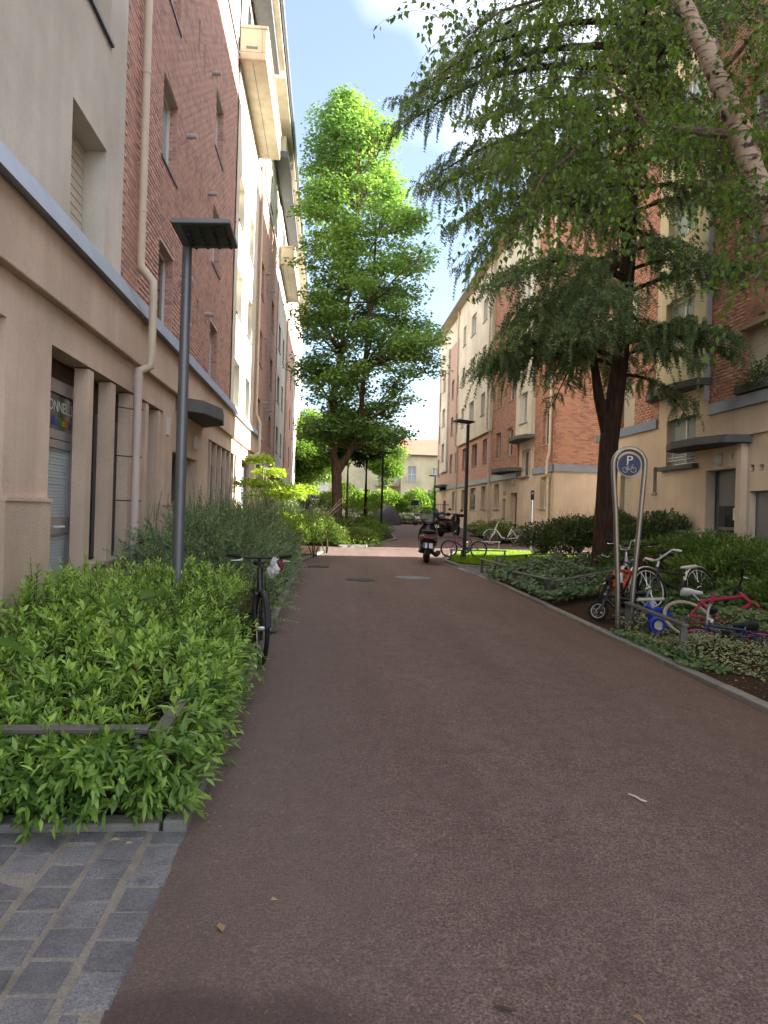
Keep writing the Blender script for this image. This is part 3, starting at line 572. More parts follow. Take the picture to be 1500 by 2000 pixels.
for a in (15.75, 14.15): MB().tube([FN(a, .45, .3), FN(a, .45, 1.29)], .018, 8).build('post', 'zinc', o)
wallmesh(MB(), FN, -1, 21.4, 13.4, 15.0, [(a, a+1.2, 13.7, 14.8) for a in (9.5, 12.2, 15.6, 18.6)], .2, .01).build('attic_wall', 'stucco_pale', RN)
for a in (9.5, 12.2, 15.6, 18.6): window(FN, a, a+1.2, 13.7, 14.8, .2, RN, 'white_frame', 'glass', 1, 0, 0)
m = MB(); m.quad((XN+.02, 21.4, -.3), (18, 21.4, -.3), (18, 21.4, 15), (XN+.02, 21.4, 15)); m.build('end_wall', 'stucco_pale', RN)
MB().box(XN-.55, XN+.2, -1, 21.75, 14.98, 15.08).build('eave_soffit', 'concrete_dirty', RN); MB().tube([(XN-.6, -1, 15.08), (XN-.6, 21.8, 15.08)], .075, 10).build('gutter', 'zinc', RN, True)
MB().add([(XN-.55, -1, 15.09), (XN-.55, 21.7, 15.09), (13.3, 21.7, 18.5), (13.3, -1, 18.5), (18.5, -1, 15.09), (18.5, 21.7, 15.09)], [(0, 1, 2, 3), (3, 2, 5, 4), (1, 5, 2), (0, 3, 4)]).build('roof', 'roof_zinc', RN)
MB().box(XN+.9, 18, -1, 21.3, -.3, 15).build('rear_block', 'stucco_cream', RN)

# ================================================================== RIGHT FAR BUILDING
XF = 8.5; FR = Face((XF, 0, 0), (0, 1, 0), (-1, 0, 0)); FE = Face((0, 26.3, 0), (1, 0, 0), (0, -1, 0))
RF = thing('apartment_building', 'orange brick apartment block with cream bays and sunlit end wall, far right along the path', 'building', (13, 41, .8))
gw = [(27.05, 28.1, 1.87, 3.15), (35.0, 36.1, 1.87, 3.15), (38.1, 39.2, 1.87, 3.13), (40.7, 42.3, 1.87, 3.12), (44, 45, 1.87, 3.1), (47.5, 48.5, 1.87, 3.1)]
gd = [(31.55, 32.7, .4, 2.62), (33.6, 34.2, .4, 2.36), (51.0, 52.2, .4, 2.5), (29.8, 31.1, 3.26, 4.45)]
wallmesh(MB(), FR, 26.3, 55.6, -.3, 3.3, gw+gd[:3], .25).build('ground_floor_wall', 'render_right', RF)
m = MB(); m.quad(FE(8.5, 0, -.3), FE(15, 0, -.3), FE(15, 0, 3.3), FE(8.5, 0, 3.3)); m.build('ground_floor_wall', 'render_right', RF)
for h in gw: window(FR, *h, .22, RF, 'white_frame', 'glass', 1, .3, .05)
for h in gd[:3]: o = MB().fbox(FR, h[0], h[1], -.3, -.25, h[2], h[3]).build('door', 'door_grey' if h[0] > 33 and h[0] < 40 else 'brown_panel', RF); MB().fbox(FR, h[0]+.15, h[1]-.15, -.25, -.244, h[2]+.9, h[3]-.15).build('pane', 'glass', o)
for a0, a1 in ((26.2, 29.1), (31.55, 50.6), (53.7, 55.7)): MB().fbox(FR, a0, a1, -.05, .07, 3.28, 3.55).build('metal_ledge', 'zinc', RF, bevel=.006)
MB().box(8.43, 15, 26.22, 26.35, 3.28, 3.555).build('metal_ledge', 'zinc', RF, bevel=.006)
H3 = lambda cols, n=3, top=5.72, h=1.32: [(a, b, top+FL*k-h, top+FL*k) for k in range(n) for a, b in cols]
bA = H3([(27.0, 27.98)])
brickwall(FR, 26.3, 29.1, 3.56, 13.4, bA, 'brick_right', M['mortar_right'], RF, 60)
brickwall(FE, 8.5, 12.5, 3.56, 13.4, [], 'brick_right', M['mortar_right'], RF, 200)
bB = H3([(32.65, 33.7), (34.95, 35.93)])
brickwall(FR, 31.6, 36.9, 3.56, 13.4, bB, 'brick_right', M['mortar_right'], RF, 35)
bC = [(38.05, 39.1, 4.4, 5.72), (40.6, 42.1, 4.4, 5.72), (44, 45.1, 4.4, 5.72)]
wallmesh(MB(), FR, 36.9, 46.4, 3.55, 6.02, bC, .2).build('brick_wall', 'brick_far_y', RF)
bD = [(a, b, 7.05+FL*k, 8.28+FL*k) for k in range(3) for a, b in ((38.2, 39.2), (41.2, 42.5), (44.2, 45.1))]
FRc = Face((XF-.15, 0, 0), (0, 1, 0), (-1, 0, 0))
m = wallmesh(MB(), FRc, 36.9, 46.4, 6.0, 15.0, bD, .22); m.quad(FRc(36.9, 0, 6.0), FRc(36.9, -.2, 6), FRc(36.9, -.2, 15), FRc(36.9, 0, 15)); m.quad(FRc(36.9, 0, 6.0), FRc(46.4, 0, 6), FRc(46.4, -.16, 6), FRc(36.9, -.16, 6)); m.build('upper_wall', 'stucco_pale', RF)
bE = H3([(46.7, 47.65), (48.85, 49.85), (54.2, 55.1)])
wallmesh(MB(), FR, 46.4, 55.6, 3.55, 13.4, bE, .2).build('brick_wall', 'brick_far_y2', RF)
bayA = [(29.75, 30.95, 5.6+FL*k, 6.9+FL*k) for k in range(3)]; bayB = [(51.6, 52.8, 5.4+FL*k, 6.7+FL*k) for k in range(3)]
m = wallmesh(MB(), FRc, 29.1, 31.6, 4.98, 13.4, bayA, .2); m.quad(FRc(29.1, 0, 4.98), FRc(29.1, -.2, 4.98), FRc(29.1, -.2, 13.4), FRc(29.1, 0, 13.4)); m.build('bay_wall', 'stucco_pale', RF)
wallmesh(MB(), FR, 29.1, 31.6, 3.3, 4.98, [gd[3]], .2, -.05).build('wall_panel', 'render_right', RF)
window(FR, *gd[3], .2, RF, 'white_frame', 'glass', 1, 0, .1, 'slab')
m = wallmesh(MB(), FRc, 50.7, 53.6, 4.6, 13.4, bayB, .2); m.quad(FRc(50.7, 0, 4.6), FRc(50.7, -.2, 4.6), FRc(50.7, -.2, 13.4), FRc(50.7, 0, 13.4)); m.build('bay_wall', 'stucco_cream', RF)
for h in bA+bB+bC+bE: window(FR, *h, .16, RF, 'white_frame', 'glass', 0, 0, .04)
for h in bayA+bayB+bD: window(FRc, *h, .18, RF, 'white_frame', 'glass_pale', 1, 0, .05)
canopy(FR, [(29.0, 0), (29.1, .4), (29.8, .62), (30.9, .62), (31.7, .4), (32.0, 0)], 4.82, 4.98, RF)
canopy(FR, [(31.0, 0), (31.2, .5), (32, .75), (33.5, .75), (34.4, .5), (34.7, 0)], 3.55, 3.72, RF)
canopy(FR, [(50.5, 0), (50.7, .5), (52.5, .7), (53.7, .4), (53.8, 0)], 3.5, 3.66, RF)
walllamp(FR, 32.2, 3.05, RF)
for i in range(3): MB().fbox(FR, 33.55+i*.22, 33.63+i*.22, -.01, .004, 2.52, 2.72).build('vent_hole', 'dark', RF)
MB().fbox(FR, 29.2, 31.4, .0, .008, .7, 1.58).build('patched_panel', 'render_beige', RF)
MB().fbox(FR, 38.3, 38.9, .0, .012, .8, 1.25).build('meter_box', 'concrete_dirty', RF)
wallmesh(MB(), FR, 26.3, 55.6, 13.4, 15.0, [], .2, .01).build('attic_wall', 'stucco_pale', RF); m = MB(); m.quad(FE(8.5, 0, 13.4), FE(18, 0, 13.4), FE(18, 0, 15), FE(8.5, 0, 15)); m.quad(FE(12.5, -.004, 3.5), FE(18, -.004, 3.5), FE(18, -.004, 13.4), FE(12.5, -.004, 13.4)); m.build('end_wall', 'stucco_pale', RF)
MB().box(XF-.55, XF+.2, 26, 56, 14.98, 15.08).build('eave_soffit', 'concrete_dirty', RF); MB().tube([(XF-.6, 26, 15.08), (XF-.6, 56, 15.08)], .075, 10).build('gutter', 'zinc', RF, True)
MB().add([(XF-.55, 26, 15.09), (XF-.55, 56, 15.09), (13.3, 56, 18.5), (13.3, 26, 18.5), (18.5, 26, 15.09), (18.5, 56, 15.09)], [(0, 1, 2, 3), (3, 2, 5, 4), (1, 5, 2), (0, 3, 4)]).build('roof', 'roof_zinc', RF)
MB().box(XF+.9, 18, 26.6, 55.5, -.3, 15).build('rear_block', 'stucco_cream', RF); m = MB(); m.quad((XF, 55.6, -.3), (18, 55.6, -.3), (18, 55.6, 15), (XF, 55.6, 15)); m.build('end_wall', 'stucco_cream', RF)
x = lambda w: XF-w
pipe([(x(.1), 26.65, 14.9), (x(.1), 26.65, 4.1), (x(.2), 26.62, 3.7), (x(.2), 26.62, 3.2), (x(.1), 26.75, 3.1), (x(.1), 26.75, .3)], .06, 'pipe_cream', RF, [((x(.1), 26.75, 2.95), .075), ((x(.1), 26.65, 6.5), .07)])
pipe([(x(.26), 37.0, 14.9), (x(.26), 37.0, 6.1), (x(.1), 36.95, 5.9), (x(.1), 36.95, .3)], .06, 'pipe_cream', RF, [((x(.1), 36.95, 3.9), .07)])
pipe([(x(.26), 46.45, 14.9), (x(.26), 46.45, 6.1), (x(.1), 46.45, 5.9), (x(.1), 46.45, .3)], .06, 'pipe_cream', RF, [])
# flower boxes and sill plants come with the plants below

# ================================================================== FAR BUILDINGS
FB = thing('house', 'pale yellow two storey house with red tiled roof closing the far end of the path', 'house', (14, 90, .8))
Fq = Face((0, 86, 0), (1, 0, 0), (0, -1, 0)); hs = [(9.55, 10.6, 5.35, 7.2), (12.6, 13.3, 6.2, 7.1), (9.5, 10.6, 1.6, 4.1), (12.1, 13.2, 2.3, 4.4), (15.4, 16.5, 5.35, 7.1), (15.4, 16.5, 2.2, 4.3)]
wallmesh(MB(), Fq, 8.8, 24, 0, 8.7, hs, .2).build('wall', 'stucco_yellow', FB)
for h in hs: o = window(Fq, *h, .15, FB, 'white_frame', 'glass_pale', 1, .0, .08)
for h in (hs[0], hs[2]):
    m = MB()
    for i in range(9): m.fbox(Fq, h[0]+.04+i*(h[1]-h[0]-.1)/8, h[0]+.07+i*(h[1]-h[0]-.1)/8, .04, .06, h[2]+.05, h[2]+.85)
    m.fbox(Fq, h[0], h[1], .035, .065, h[2]+.85, h[2]+.9).build('guard_rail', 'white_frame', FB)
Fw = Face((0, 88.2, 0), (1, 0, 0), (0, -1, 0)); hw = [(6.0, 6.9, 2.4, 4.3), (4.2, 5.2, 2.4, 4.3), (6.1, 7.6, 5.0, 7.0)]
m = wallmesh(MB(), Fw, 0, 8.8, 0, 8.4, hw, .2); m.quad((8.8, 86, 0), (8.8, 88.2, 0), (8.8, 88.2, 8.7), (8.8, 86, 8.7)); m.build('wall', 'stucco_yellow', FB)
for h in hw: window(Fw, *h, .15, FB, 'white_frame', 'glass', 1, 0, .06)
m = MB(); m.add([(8.5, 85.5, 8.6), (24.3, 85.5, 8.6), (24.3, 90.5, 11.0), (8.5, 90.5, 11.0), (24.3, 96, 8.6), (8.5, 96, 8.6)], [(0, 1, 2, 3), (3, 2, 4, 5), (1, 4, 2), (0, 3, 5)]); m.add([(-.3, 87.7, 8.3), (9, 87.7, 8.3), (9, 91.5, 10.3), (-.3, 91.5, 10.3), (9, 96, 8.3), (-.3, 96, 8.3)], [(0, 1, 2, 3), (3, 2, 4, 5), (0, 3, 5)]); m.build('roof', 'tile_red', FB)
MB().fbox(Fq, 8.5, 24.3, .3, .5, 8.5, 8.62).build('gutter', 'zinc_dark', FB); MB().box(8.0, 8.7, 88.5, 89.3, 8.4, 10.6).build('chimney', 'stucco_pale', FB)
m = MB().fbox(Fw, 5.8, 8.6, 0, 1.1, 4.75, 4.9); o = m.build('balcony', 'concrete_dirty', FB)
m = MB().fbox(Fw, 5.8, 8.6, 1.05, 1.1, 5.75, 5.8)
for i in range(19): m.fbox(Fw, 5.82+i*.15, 5.86+i*.15, 1.06, 1.09, 4.9, 5.75)
m.build('railing', 'white_frame', o)
for i, c in enumerate(['white_paint', 'pink', 'euro_blue', 'white_paint', 'wine', 'cream_paint']): MB().fbox(Fw, 5.95+i*.42, 6.27+i*.42, 1.12, 1.15, 5.0+.1*(i % 3), 5.74).build('laundry', c, o)
DH = thing('house', 'distant pale house with grey pitched roof above the trees beside the left block', 'house', (-5, 118, 0))
MB().box(-10, 1.5, 118, 126, 0, 12.6).build('wall', 'stucco_pale', DH); MB().add([(-10.5, 117.5, 12.5), (2, 117.5, 12.5), (2, 122, 16), (-10.5, 122, 16), (2, 126.5, 12.5), (-10.5, 126.5, 12.5)], [(0, 1, 2, 3), (3, 2, 4, 5), (1, 4, 2), (0, 3, 5)]).build('roof', 'roof_zinc', DH); MB().box(-2.2, -1.2, 119.5, 120.5, 13.5, 16.8).build('chimney', 'tile_red', DH)

# ================================================================== GROUND
def sheet(name, xs, ys, zf, mat, kind='structure', parent=None):
    xs, ys = list(xs), list(ys); vs = [(x, y, zf(x, y)) for y in ys for x in xs]; n = len(xs)
    me = npmesh(name, np.array(vs), np.array([(j*n+i, j*n+i+1, (j+1)*n+i+1, (j+1)*n+i) for j in range(len(ys)-1) for i in range(n-1)]))
    me.polygons.foreach_set('use_smooth', [True]*len(me.polygons))
    o = link(name, me, M[mat], parent)
    if kind: o['kind'] = kind
    return o
def polysheet(name, poly, zf, mat, step=.35, kind='structure'):
    """triangulated grid clipped to a polygon by cells, with a clean outline from the polygon itself"""
    import bmesh
    bm = bmesh.new(); vs = [bm.verts.new((x, y, 0)) for x, y in poly]; bm.faces.new(vs)
    x0, x1 = min(p[0] for p in poly), max(p[0] for p in poly); y0, y1 = min(p[1] for p in poly), max(p[1] for p in poly)
    for v, a, b in ((V((1, 0, 0)), x0, x1), (V((0, 1, 0)), y0, y1)):
        k = max(1, int((b-a)/step))
        for i in range(1, k): bmesh.ops.bisect_plane(bm, geom=bm.verts[:]+bm.edges[:]+bm.faces[:], plane_co=v*(a+(b-a)*i/k), plane_no=v)
    for q in bm.verts: q.co.z = zf(q.co.x, q.co.y)
    me = bpy.data.meshes.new(name); bm.to_mesh(me); bm.free(); me.polygons.foreach_set('use_smooth', [True]*len(me.polygons))
    o = link(name, me, M[mat]); o['kind'] = kind; return o
sheet('ground', [-600, -60, -14, -2.7, -1, 3.6, 8.6, 20, 60, 600], [-500, -20, 0, 15, 30, 60, 100, 400, 1500], lambda x, y: zp(min(y, 62))-.12, 'soil')
sheet('path', np.arange(-1.0, 19.1, 1.0), np.arange(-8, 64.1, 1.0), lambda x, y: zp(y), 'asphalt')
BL = [(-.7, 3.5), (-.7, 18.2), (-.2, 21.5), (-.2, 23.8), (-2.8, 23.8), (-2.8, 3.5)]
polysheet('planting_bed', BL, lambda x, y: zp(y)+.045, 'soil')
BR = [(3.6, -1), (3.6, 15.2), (4.2, 17.6), (8.3, 17.6), (8.3, -1)]
polysheet('planting_bed', BR, lambda x, y: gz(x, y)+.03, 'soil')
LW = [(3.32, 19.35), (3.42, 18.2), (4.25, 17.62), (8.3, 17.7), (8.2, 22.6), (5.2, 23.6), (4.0, 22.2)]
lawn_z = lambda x, y: gz(x, y)+.05
polysheet('lawn', LW, lawn_z, 'soil')
MI = [(.45, 24.2), (1.3, 24.6), (2.75, 29.1), (2.95, 33), (2.9, 40), (2.3, 48), (-2.8, 48), (-2.8, 24.0)]
isl_z = lambda x, y: zp(y)+.08+.25*smooth(2.9, .5, x)
polysheet('planting_bed', MI, isl_z, 'soil')
FBd = [(3.0, 50.5), (4.5, 48.6), (7.2, 48.8), (8.4, 50), (8.4, 62), (-2.7, 62), (-2.7, 48.3), (2.4, 48.3)]
polysheet('planting_bed', FBd, lambda x, y: zp(y)+.08, 'soil', 1.0)
RB2 = [(6.9, 28.6), (8.45, 28.6), (8.45, 36.5), (7.2, 36.5)]
polysheet('planting_bed', RB2, lambda x, y: zp(y)+.1+.35*smooth(6.9, 8.4, x), 'soil')
# kerbs: a run of separate stones
def kerb(name, label, pts, wd=.11, hgt=.06, ln=1.0, zf=None):
    root = bpy.data.objects.new(name, None); COL.objects.link(root); root.location = (pts[0][0], pts[0][1], zp(pts[0][1])); WL[root.name] = V(root.location); root['kind'] = 'structure'
    for (p, q) in zip(pts[:-1], pts[1:]):
        p, q = V((*p, 0)), V((*q, 0)); d = (q-p); t = d.length; d.normalize(); n = V((-d.y, d.x, 0)); k = max(1, round(t/ln))
        for i in range(k):
            a = p+d*(t*i/k+.006); b = p+d*(t*(i+1)/k-.006); m = MB(); j = random.uniform(-.006, .006); e = V((0, 0, 1))
            za, zb = zp(a.y), zp(b.y); n2 = n*(wd/2)
            m.hexa([a-n2+e*(za-.1), b-n2+e*(zb-.1), b+n2+e*(zb-.1), a+n2+e*(za-.1), a-n2+e*(za+hgt+j), b-n2+e*(zb+hgt+j), b+n2+e*(zb+hgt+j), a+n2+e*(za+hgt+j)]); m.build('kerb_stone', 'kerb', root, bevel=.01)
    return root
kerb('kerb', '', [(-.665, 3.36), (-.665, 18.2), (-.15, 21.6)])
kerb('kerb', '', [(-.73, 3.42), (-2.75, 3.42)], hgt=.035)
kerb('kerb', '', [(3.55, 1.0), (3.55, 15.2)], hgt=.045)
kerb('kerb', '', [(3.62, 15.3), (4.2, 17.5)], hgt=.05)
kerb('kerb', '', [(4.25, 17.55), (3.40, 18.15), (3.28, 19.4), (3.95, 22.2), (5.2, 23.65), (8.1, 22.65)], hgt=.06)
kerb('kerb', '', [(.4, 24.1), (1.3, 24.5), (2.8, 29.1), (3.0, 33), (2.95, 40)], hgt=.08)
# paving stones
def paver(x0, x1, y0, y1, z, root, jig=.006):
    m = MB(); j = lambda: random.uniform(-jig, jig); t = z+random.uniform(-.004, .004); c = .006
    P = [(x0+j(), y0+j()), (x1+j(), y0+j()), (x1+j(), y1+j()), (x0+j(), y1+j())]; cx, cy = (x0+x1)/2, (y0+y1)/2
    Q = [(p[0]+math.copysign(c, cx-p[0]), p[1]+math.copysign(c, cy-p[1])) for p in P]
    tl = [random.uniform(-.0015, .0015) for _ in range(4)]
    m.add([(*p, t-.06) for p in P]+[(*p, t-.010) for p in P]+[(*q, t+tl[i]) for i, q in enumerate(Q)], [(0, 1, 5, 4), (1, 2, 6, 5), (2, 3, 7, 6), (3, 0, 4, 7), (4, 5, 9, 8), (5, 6, 10, 9), (6, 7, 11, 10), (7, 4, 8, 11), (8, 9, 10, 11)])
    o = m.build('paving_stone', 'granite', root); return o
PV = sheet('pavement', np.linspace(-2.75, -.622, 8), np.linspace(-.5, 3.37, 8), lambda x, y: zp(y)+.004, 'sandjoint')
WL[PV.name] = V((0, 0, 0))
xr = -.612
for cidx in range(13):
    w = .142+.006*((cidx*5) % 3); y = 1.0+(cidx % 2)*.083+random.uniform(-.02, .02); x1 = xr; x0 = xr-w; xr = x0-(.030 if cidx % 2 == 0 else .022)
    while y < 3.35:
        h = random.uniform(.150, .172); y2 = min(y+h, 3.36)
        if y2-y > .05: paver(x0, x1, y, y2, zp(y)+.009, PV)
        y = y2+random.uniform(.008, .014)
PW = sheet('pavement', [3.2, 3.6, 4.3], [14.9, 16.2, 18.2], lambda x, y: zp(y)-.01 if False else zp(y)+.003, 'sandjoint')
me = PW.data; WL[PW.name] = V((0, 0, 0))
bpy.data.objects.remove(PW)
PW = polysheet('pavement', [(3.22, 18.0), (3.5, 15.25), (4.15, 17.5), (3.4, 18.1)], lambda x, y: zp(y)+.004, 'sandjoint', .5); WL[PW.name] = V((0, 0, 0))
for i in range(18):
    for j in range(6):
        x0 = 3.22+j*.16; y0 = 15.4+i*.15; cx, cy = x0+.07, y0+.07
        if cx > 3.25+(18-cy)*.10 and cx < 3.52+(cy-15.25)*.27 and cy < 18.2-(cx-3.2)*.75+.1: paver(x0, x0+.148, y0, y0+.138, zp(y0)+.014, PW)
# covers and grate in the path
def cover(x, y, r, label, mat):
    t = thing('manhole_cover', label, 'manhole cover', (x, y, zp(y)), 'iron covers in the path')
    MB().lathe([(r, -.02), (r, .006), (r*.93, .009), (0, .009)], (x, y, zp(y)), 28).build('rim', mat, t)
    m = MB(); z = zp(y)+.009; k = int(r/.055)
    for i in range(-k, k+1):
        for j in range(-k, k+1):
            if (i*i+j*j)**.5*.05 < r*.86: m.box(x+i*.05-.017, x+i*.05+.017, y+j*.05-.017, y+j*.05+.017, z, z+.005)
    m.build('stud_pattern', mat, t)
cover(.73, 14.6, .34, 'dark round manhole cover, left of the two in the path', 'iron'); cover(1.86, 15.2, .38, 'pale grey round manhole cover, right of the two in the path', 'iron_pale')
t = thing('drain_grate', 'small slotted drain grate at the left edge of the path', 'drain', (-.2, 17.2, zp(17.2)))
m = MB(); z = zp(17.2)
for i in range(9): m.box(-.42+i*.055, -.39+i*.055, 17.0, 17.4, z+.002, z+.014)
m.box(-.44, .07, 16.96, 17.0, z, z+.015).box(-.44, .07, 17.4, 17.44, z, z+.015).build('grate_bars', 'iron', t); MB().box(-.43, .06, 16.97, 17.43, z-.02, z+.001).build('pit', 'dark', t)

# ================================================================== STREET FURNITURE
def street_lamp(label, x, y, z, side, ya=-.68, yaw=0, h=4.12, mat='lamp_metal'):
    t = thing('street_lamp', label, 'street lamp', (x, y, z), 'flat headed lamp posts along the path', (0, 0, yaw))
    MB().tube([(0, 0, -.05), (0, 0, .9), (0, 0, h)], [.058, .055, .046], 16).build('pole', mat, t, True, local=True)
    MB().lathe([(.11, 0), (.11, .02), (.07, .03), (.06, .05)], (0, 0, 0), 16).build('base_flange', mat, t, True, local=True)
    s = side; a = 0; b = .47*s; T = lambda px, py: h+.015+.06*abs(px)-.03*py
    P = [(-.05*s, ya), (b, ya), (b, .06), (-.05*s, .06)]
    m = MB(); m.hexa([(p[0], p[1], T(*p)) for p in P]+[(p[0], p[1], T(*p)+.045) for p in P]); hd = m.build('lamp_head', 'lamp_dark' if mat == 'lamp_dark' else 'lamp_metal', t, bevel=.008, local=True)
    P2 = [(.03*s, ya+.06), (b-.05*s, ya+.06), (b-.05*s, -.02), (.03*s, -.02)]; m = MB(); m.hexa([(p[0], p[1], T(*p)-.006) for p in P2]+[(p[0], p[1], T(*p)+.004) for p in P2]); m.build('lens', 'lamp_glass', hd, local=True)
    m = MB()
    for i in range(4):
        for j in range(6):
            px = s*(.08+i*.11); py = ya+.12+j*.085; m.lathe([(.018, 0), (.012, -.008), (0, -.01)], (px, py, T(px, py)-.006), 8)
    m.build('led_cluster', 'lamp_dark', hd, local=True)['kind'] = 'stuff'; return t
street_lamp('tall grey lamp post rising from the bright green shrub, nearest of the lamps', -1.42, 6.98, zp(7), 1, -.52, 0, 3.96)
street_lamp('dark brown lamp post beside the scooter and the purple bicycle', 3.9, 19.95, zp(20), -1, -.3, .3, 3.86, 'lamp_dark')
street_lamp('far lamp post at the corner of the maple bed', 2.62, 34.6, zp(34.6)+.1, 1, -.4, -.2, 3.75, 'lamp_dark')
street_lamp('farthest small lamp post close to the end of the right block', 7.6, 50.5, zp(50), -1, -.4, .2, 3.4, 'lamp_dark')
# low rails
def rail(label, p, q, h=.33, w=.075, zf=gz, posts=(0.03, .97), mat='rail_grey'):
    p, q = V((*p, 0)), V((*q, 0)); d = q-p; ln = d.length; d.normalize(); n = V((-d.y, d.x, 0)); z0, z1 = zf(p.x, p.y), zf(q.x, q.y)
    t = thing('garden_rail', label, 'low rail', ((p.x+q.x)/2, (p.y+q.y)/2, (z0+z1)/2), 'low flat garden rails along the beds'); e = V((0, 0, 1)); m = MB(); n2 = n*(w/2)
    m.hexa([p-n2+e*(z0+h-.03), q-n2+e*(z1+h-.03), q+n2+e*(z1+h-.03), p+n2+e*(z0+h-.03), p-n2+e*(z0+h), q-n2+e*(z1+h), q+n2+e*(z1+h), p+n2+e*(z0+h)]); m.build('top_bar', mat, t, bevel=.006)
    for f in posts:
        c = p+d*(ln*f); z = z0+(z1-z0)*f; m = MB(); a = d*.012; m.hexa([c-n2*.9-a+e*(z-.1), c+n2*.9-a+e*(z-.1), c+n2*.9+a+e*(z-.1), c-n2*.9+a+e*(z-.1), c-n2*.9-a+e*(z+h-.031), c+n2*.9-a+e*(z+h-.031), c+n2*.9+a+e*(z+h-.031), c-n2*.9+a+e*(z+h-.031)]); m.build('post', mat, t)
lz = lambda x, y: zp(y)+.04
rail('grey rail across the near end of the bright green shrub bed', (-2.6, 3.62), (-.86, 3.66), .36, zf=lz)
rail('grey rail along the path side of the bright green shrub bed', (-.80, 3.62), (-.80, 5.3), .36, zf=lz)
rail('short grey rail half hidden behind the black bicycle', (-2.2, 9.0), (-.78, 9.0), .33, zf=lz)
rail('grey rail in front of the blue toy with its square post towards the camera', (3.86, 8.85), (3.76, 7.15), .40)
rail('rail behind the black wheel of the orange bicycle, facing the camera', (3.95, 12.0), (5.2, 12.05), .33)
rail('short rail slanting along the ivy edge, second from the paved wedge', (3.68, 13.75), (3.92, 12.2), .33)
rail('short rail at the front corner of the ivy, nearest the paved wedge', (3.66, 16.6), (3.84, 14.9), .34)
rail('long dark rail at the back of the ivy before the lawn', (4.0, 16.9), (5.0, 17.45), .36)
rail('dark rail between the lawn and the dark bush', (5.05, 17.5), (7.4, 17.6), .36)
rail('long rail at the lawn edge running right from the brown lamp post', (3.75, 19.2), (4.95, 19.35), .36)
rail('very short rail at the lawn corner left of the brown lamp post', (3.42, 19.4), (3.68, 19.15), .36)
rail('sunlit pale rail at the back of the lawn', (4.85, 24.0), (5.95, 24.2), .33, mat='steel')
rail('short sunlit rail end at the back left of the lawn', (4.55, 23.2), (4.75, 23.9), .33, mat='steel')
rail('pale rail in front of the maple tree', (.55, 25.6), (1.95, 28.3), .30, zf=isl_z, mat='steel')
rail('grey rail beside the far second scooter', (6.6, 33.5), (7.6, 33.6), .4)
# bike parking hoop with its round sign
t = thing('parking_sign', 'tall steel hoop holding a round blue bicycle parking sign', 'sign', (3.9, 9.0, zp(9)))
Fs = Face((3.90, 9.0, zp(9)), (.985, -.17, 0), (-.17, -.985, 0))
pts = [Fs(-.075, 0, -.1), Fs(-.10, 0, .6), Fs(-.15, 0, 1.5), Fs(-.195, 0, 2.05)]+[Fs(-.2*math.cos(a), 0, 2.18+.2*math.sin(a)) for a in np.linspace(.0, math.pi, 15)]+[Fs(.195, 0, 2.05), Fs(.16, 0, 1.5), Fs(.10, 0, .6), Fs(.065, 0, -.1)]
MB().tube(pts, .034, 14).build('hoop', 'steel', t, True)
def disc(F, a, z, r, w0, w1, n=40):
    m = MB(); m.add([F(a+r*math.cos(2*math.pi*i/n), w0, z+r*math.sin(2*math.pi*i/n)) for i in range(n)]+[F(a+r*math.cos(2*math.pi*i/n), w1, z+r*math.sin(2*math.pi*i/n)) for i in range(n)], [tuple(range(n)), tuple(range(n, 2*n))[::-1]]+[(i, (i+1) % n, n+(i+1) % n, n+i) for i in range(n)]); return m
pz = 2.17
b = disc(Fs, 0, pz, .158, -.012, .012).build('sign_plate', 'silver', t); disc(Fs, 0, pz, .143, .0125, .015).build('blue_face', 'navy', b)
R3 = lambda a, z, s: Matrix(((.985, 0, -.17, 0), (-.17, 0, -.985, 0), (0, 1, 0, 0), (0, 0, 0, 1)))
c = Fs(0, .0165, pz+.058); textmesh('P', .15, 'lettering', 'white_frame', b, Matrix.Translation(c) @ R3(0, 0, 0) @ Matrix.Diagonal((1.15, 1, 1, 1)), .0012)
m = MB(); S = lambda a, z: Fs(a, .0175, pz-.065+z)
for a in (-.052, .052): m.tube([S(a+.033*math.cos(q), .0+.033*math.sin(q)) for q in np.linspace(0, 2*math.pi, 21)[:-1]], .0026, 5, closed=True)
for q in (((-.052, 0), (-.005, .0), (.035, .05), (-.025, .048), (-.052, 0)), ((-.005, 0), (-.03, .066)), ((-.042, .068), (-.018, .068)), ((.052, 0), (.033, .068), (.05, .072)), ((-.025, .048), (-.005, 0))): m.tube([S(*p) for p in q], .0026, 5)
m.build('bicycle_symbol', 'white_frame', b)
t = thing('sign_post', 'small blue parking sign on a thin post before the sunlit end wall', 'sign', (7.05, 24.2, zp(24)))
MB().tube([(7.05, 24.2, .2), (7.05, 24.2, 2.45)], .03, 8).build('post', 'zinc', t, True); o = MB().box(6.99, 7.11, 24.15, 24.17, 2.12, 2.45).build('sign_plate', 'navy', t); textmesh('P', .13, 'lettering', 'white_frame', o, Matrix(((1, 0, 0, 7.05), (0, 0, -1, 24.146), (0, 1, 0, 2.34), (0, 0, 0, 1))), .001)
t = thing('sign_post', 'far sign with a dark square board on a thin post by the far hedge', 'sign', (5.8, 47.2, zp(47)))
MB().tube([(5.8, 47.2, .6), (5.8, 47.2, 2.3)], .03, 8).build('post', 'zinc_dark', t, True); MB().box(5.55, 6.05, 47.15, 47.18, 2.05, 2.4).build('sign_board', 'navy', t)
t = thing('fence', 'short grey metal fence with upright bars at the far end of the right block', 'fence', (7.9, 49, zp(49)))
for i in range(12): MB().tube([(6.9+i*.13, 49, zp(49)), (6.9+i*.13, 49, zp(49)+1.5)], .012, 6).build('bar', 'zinc_dark', t)
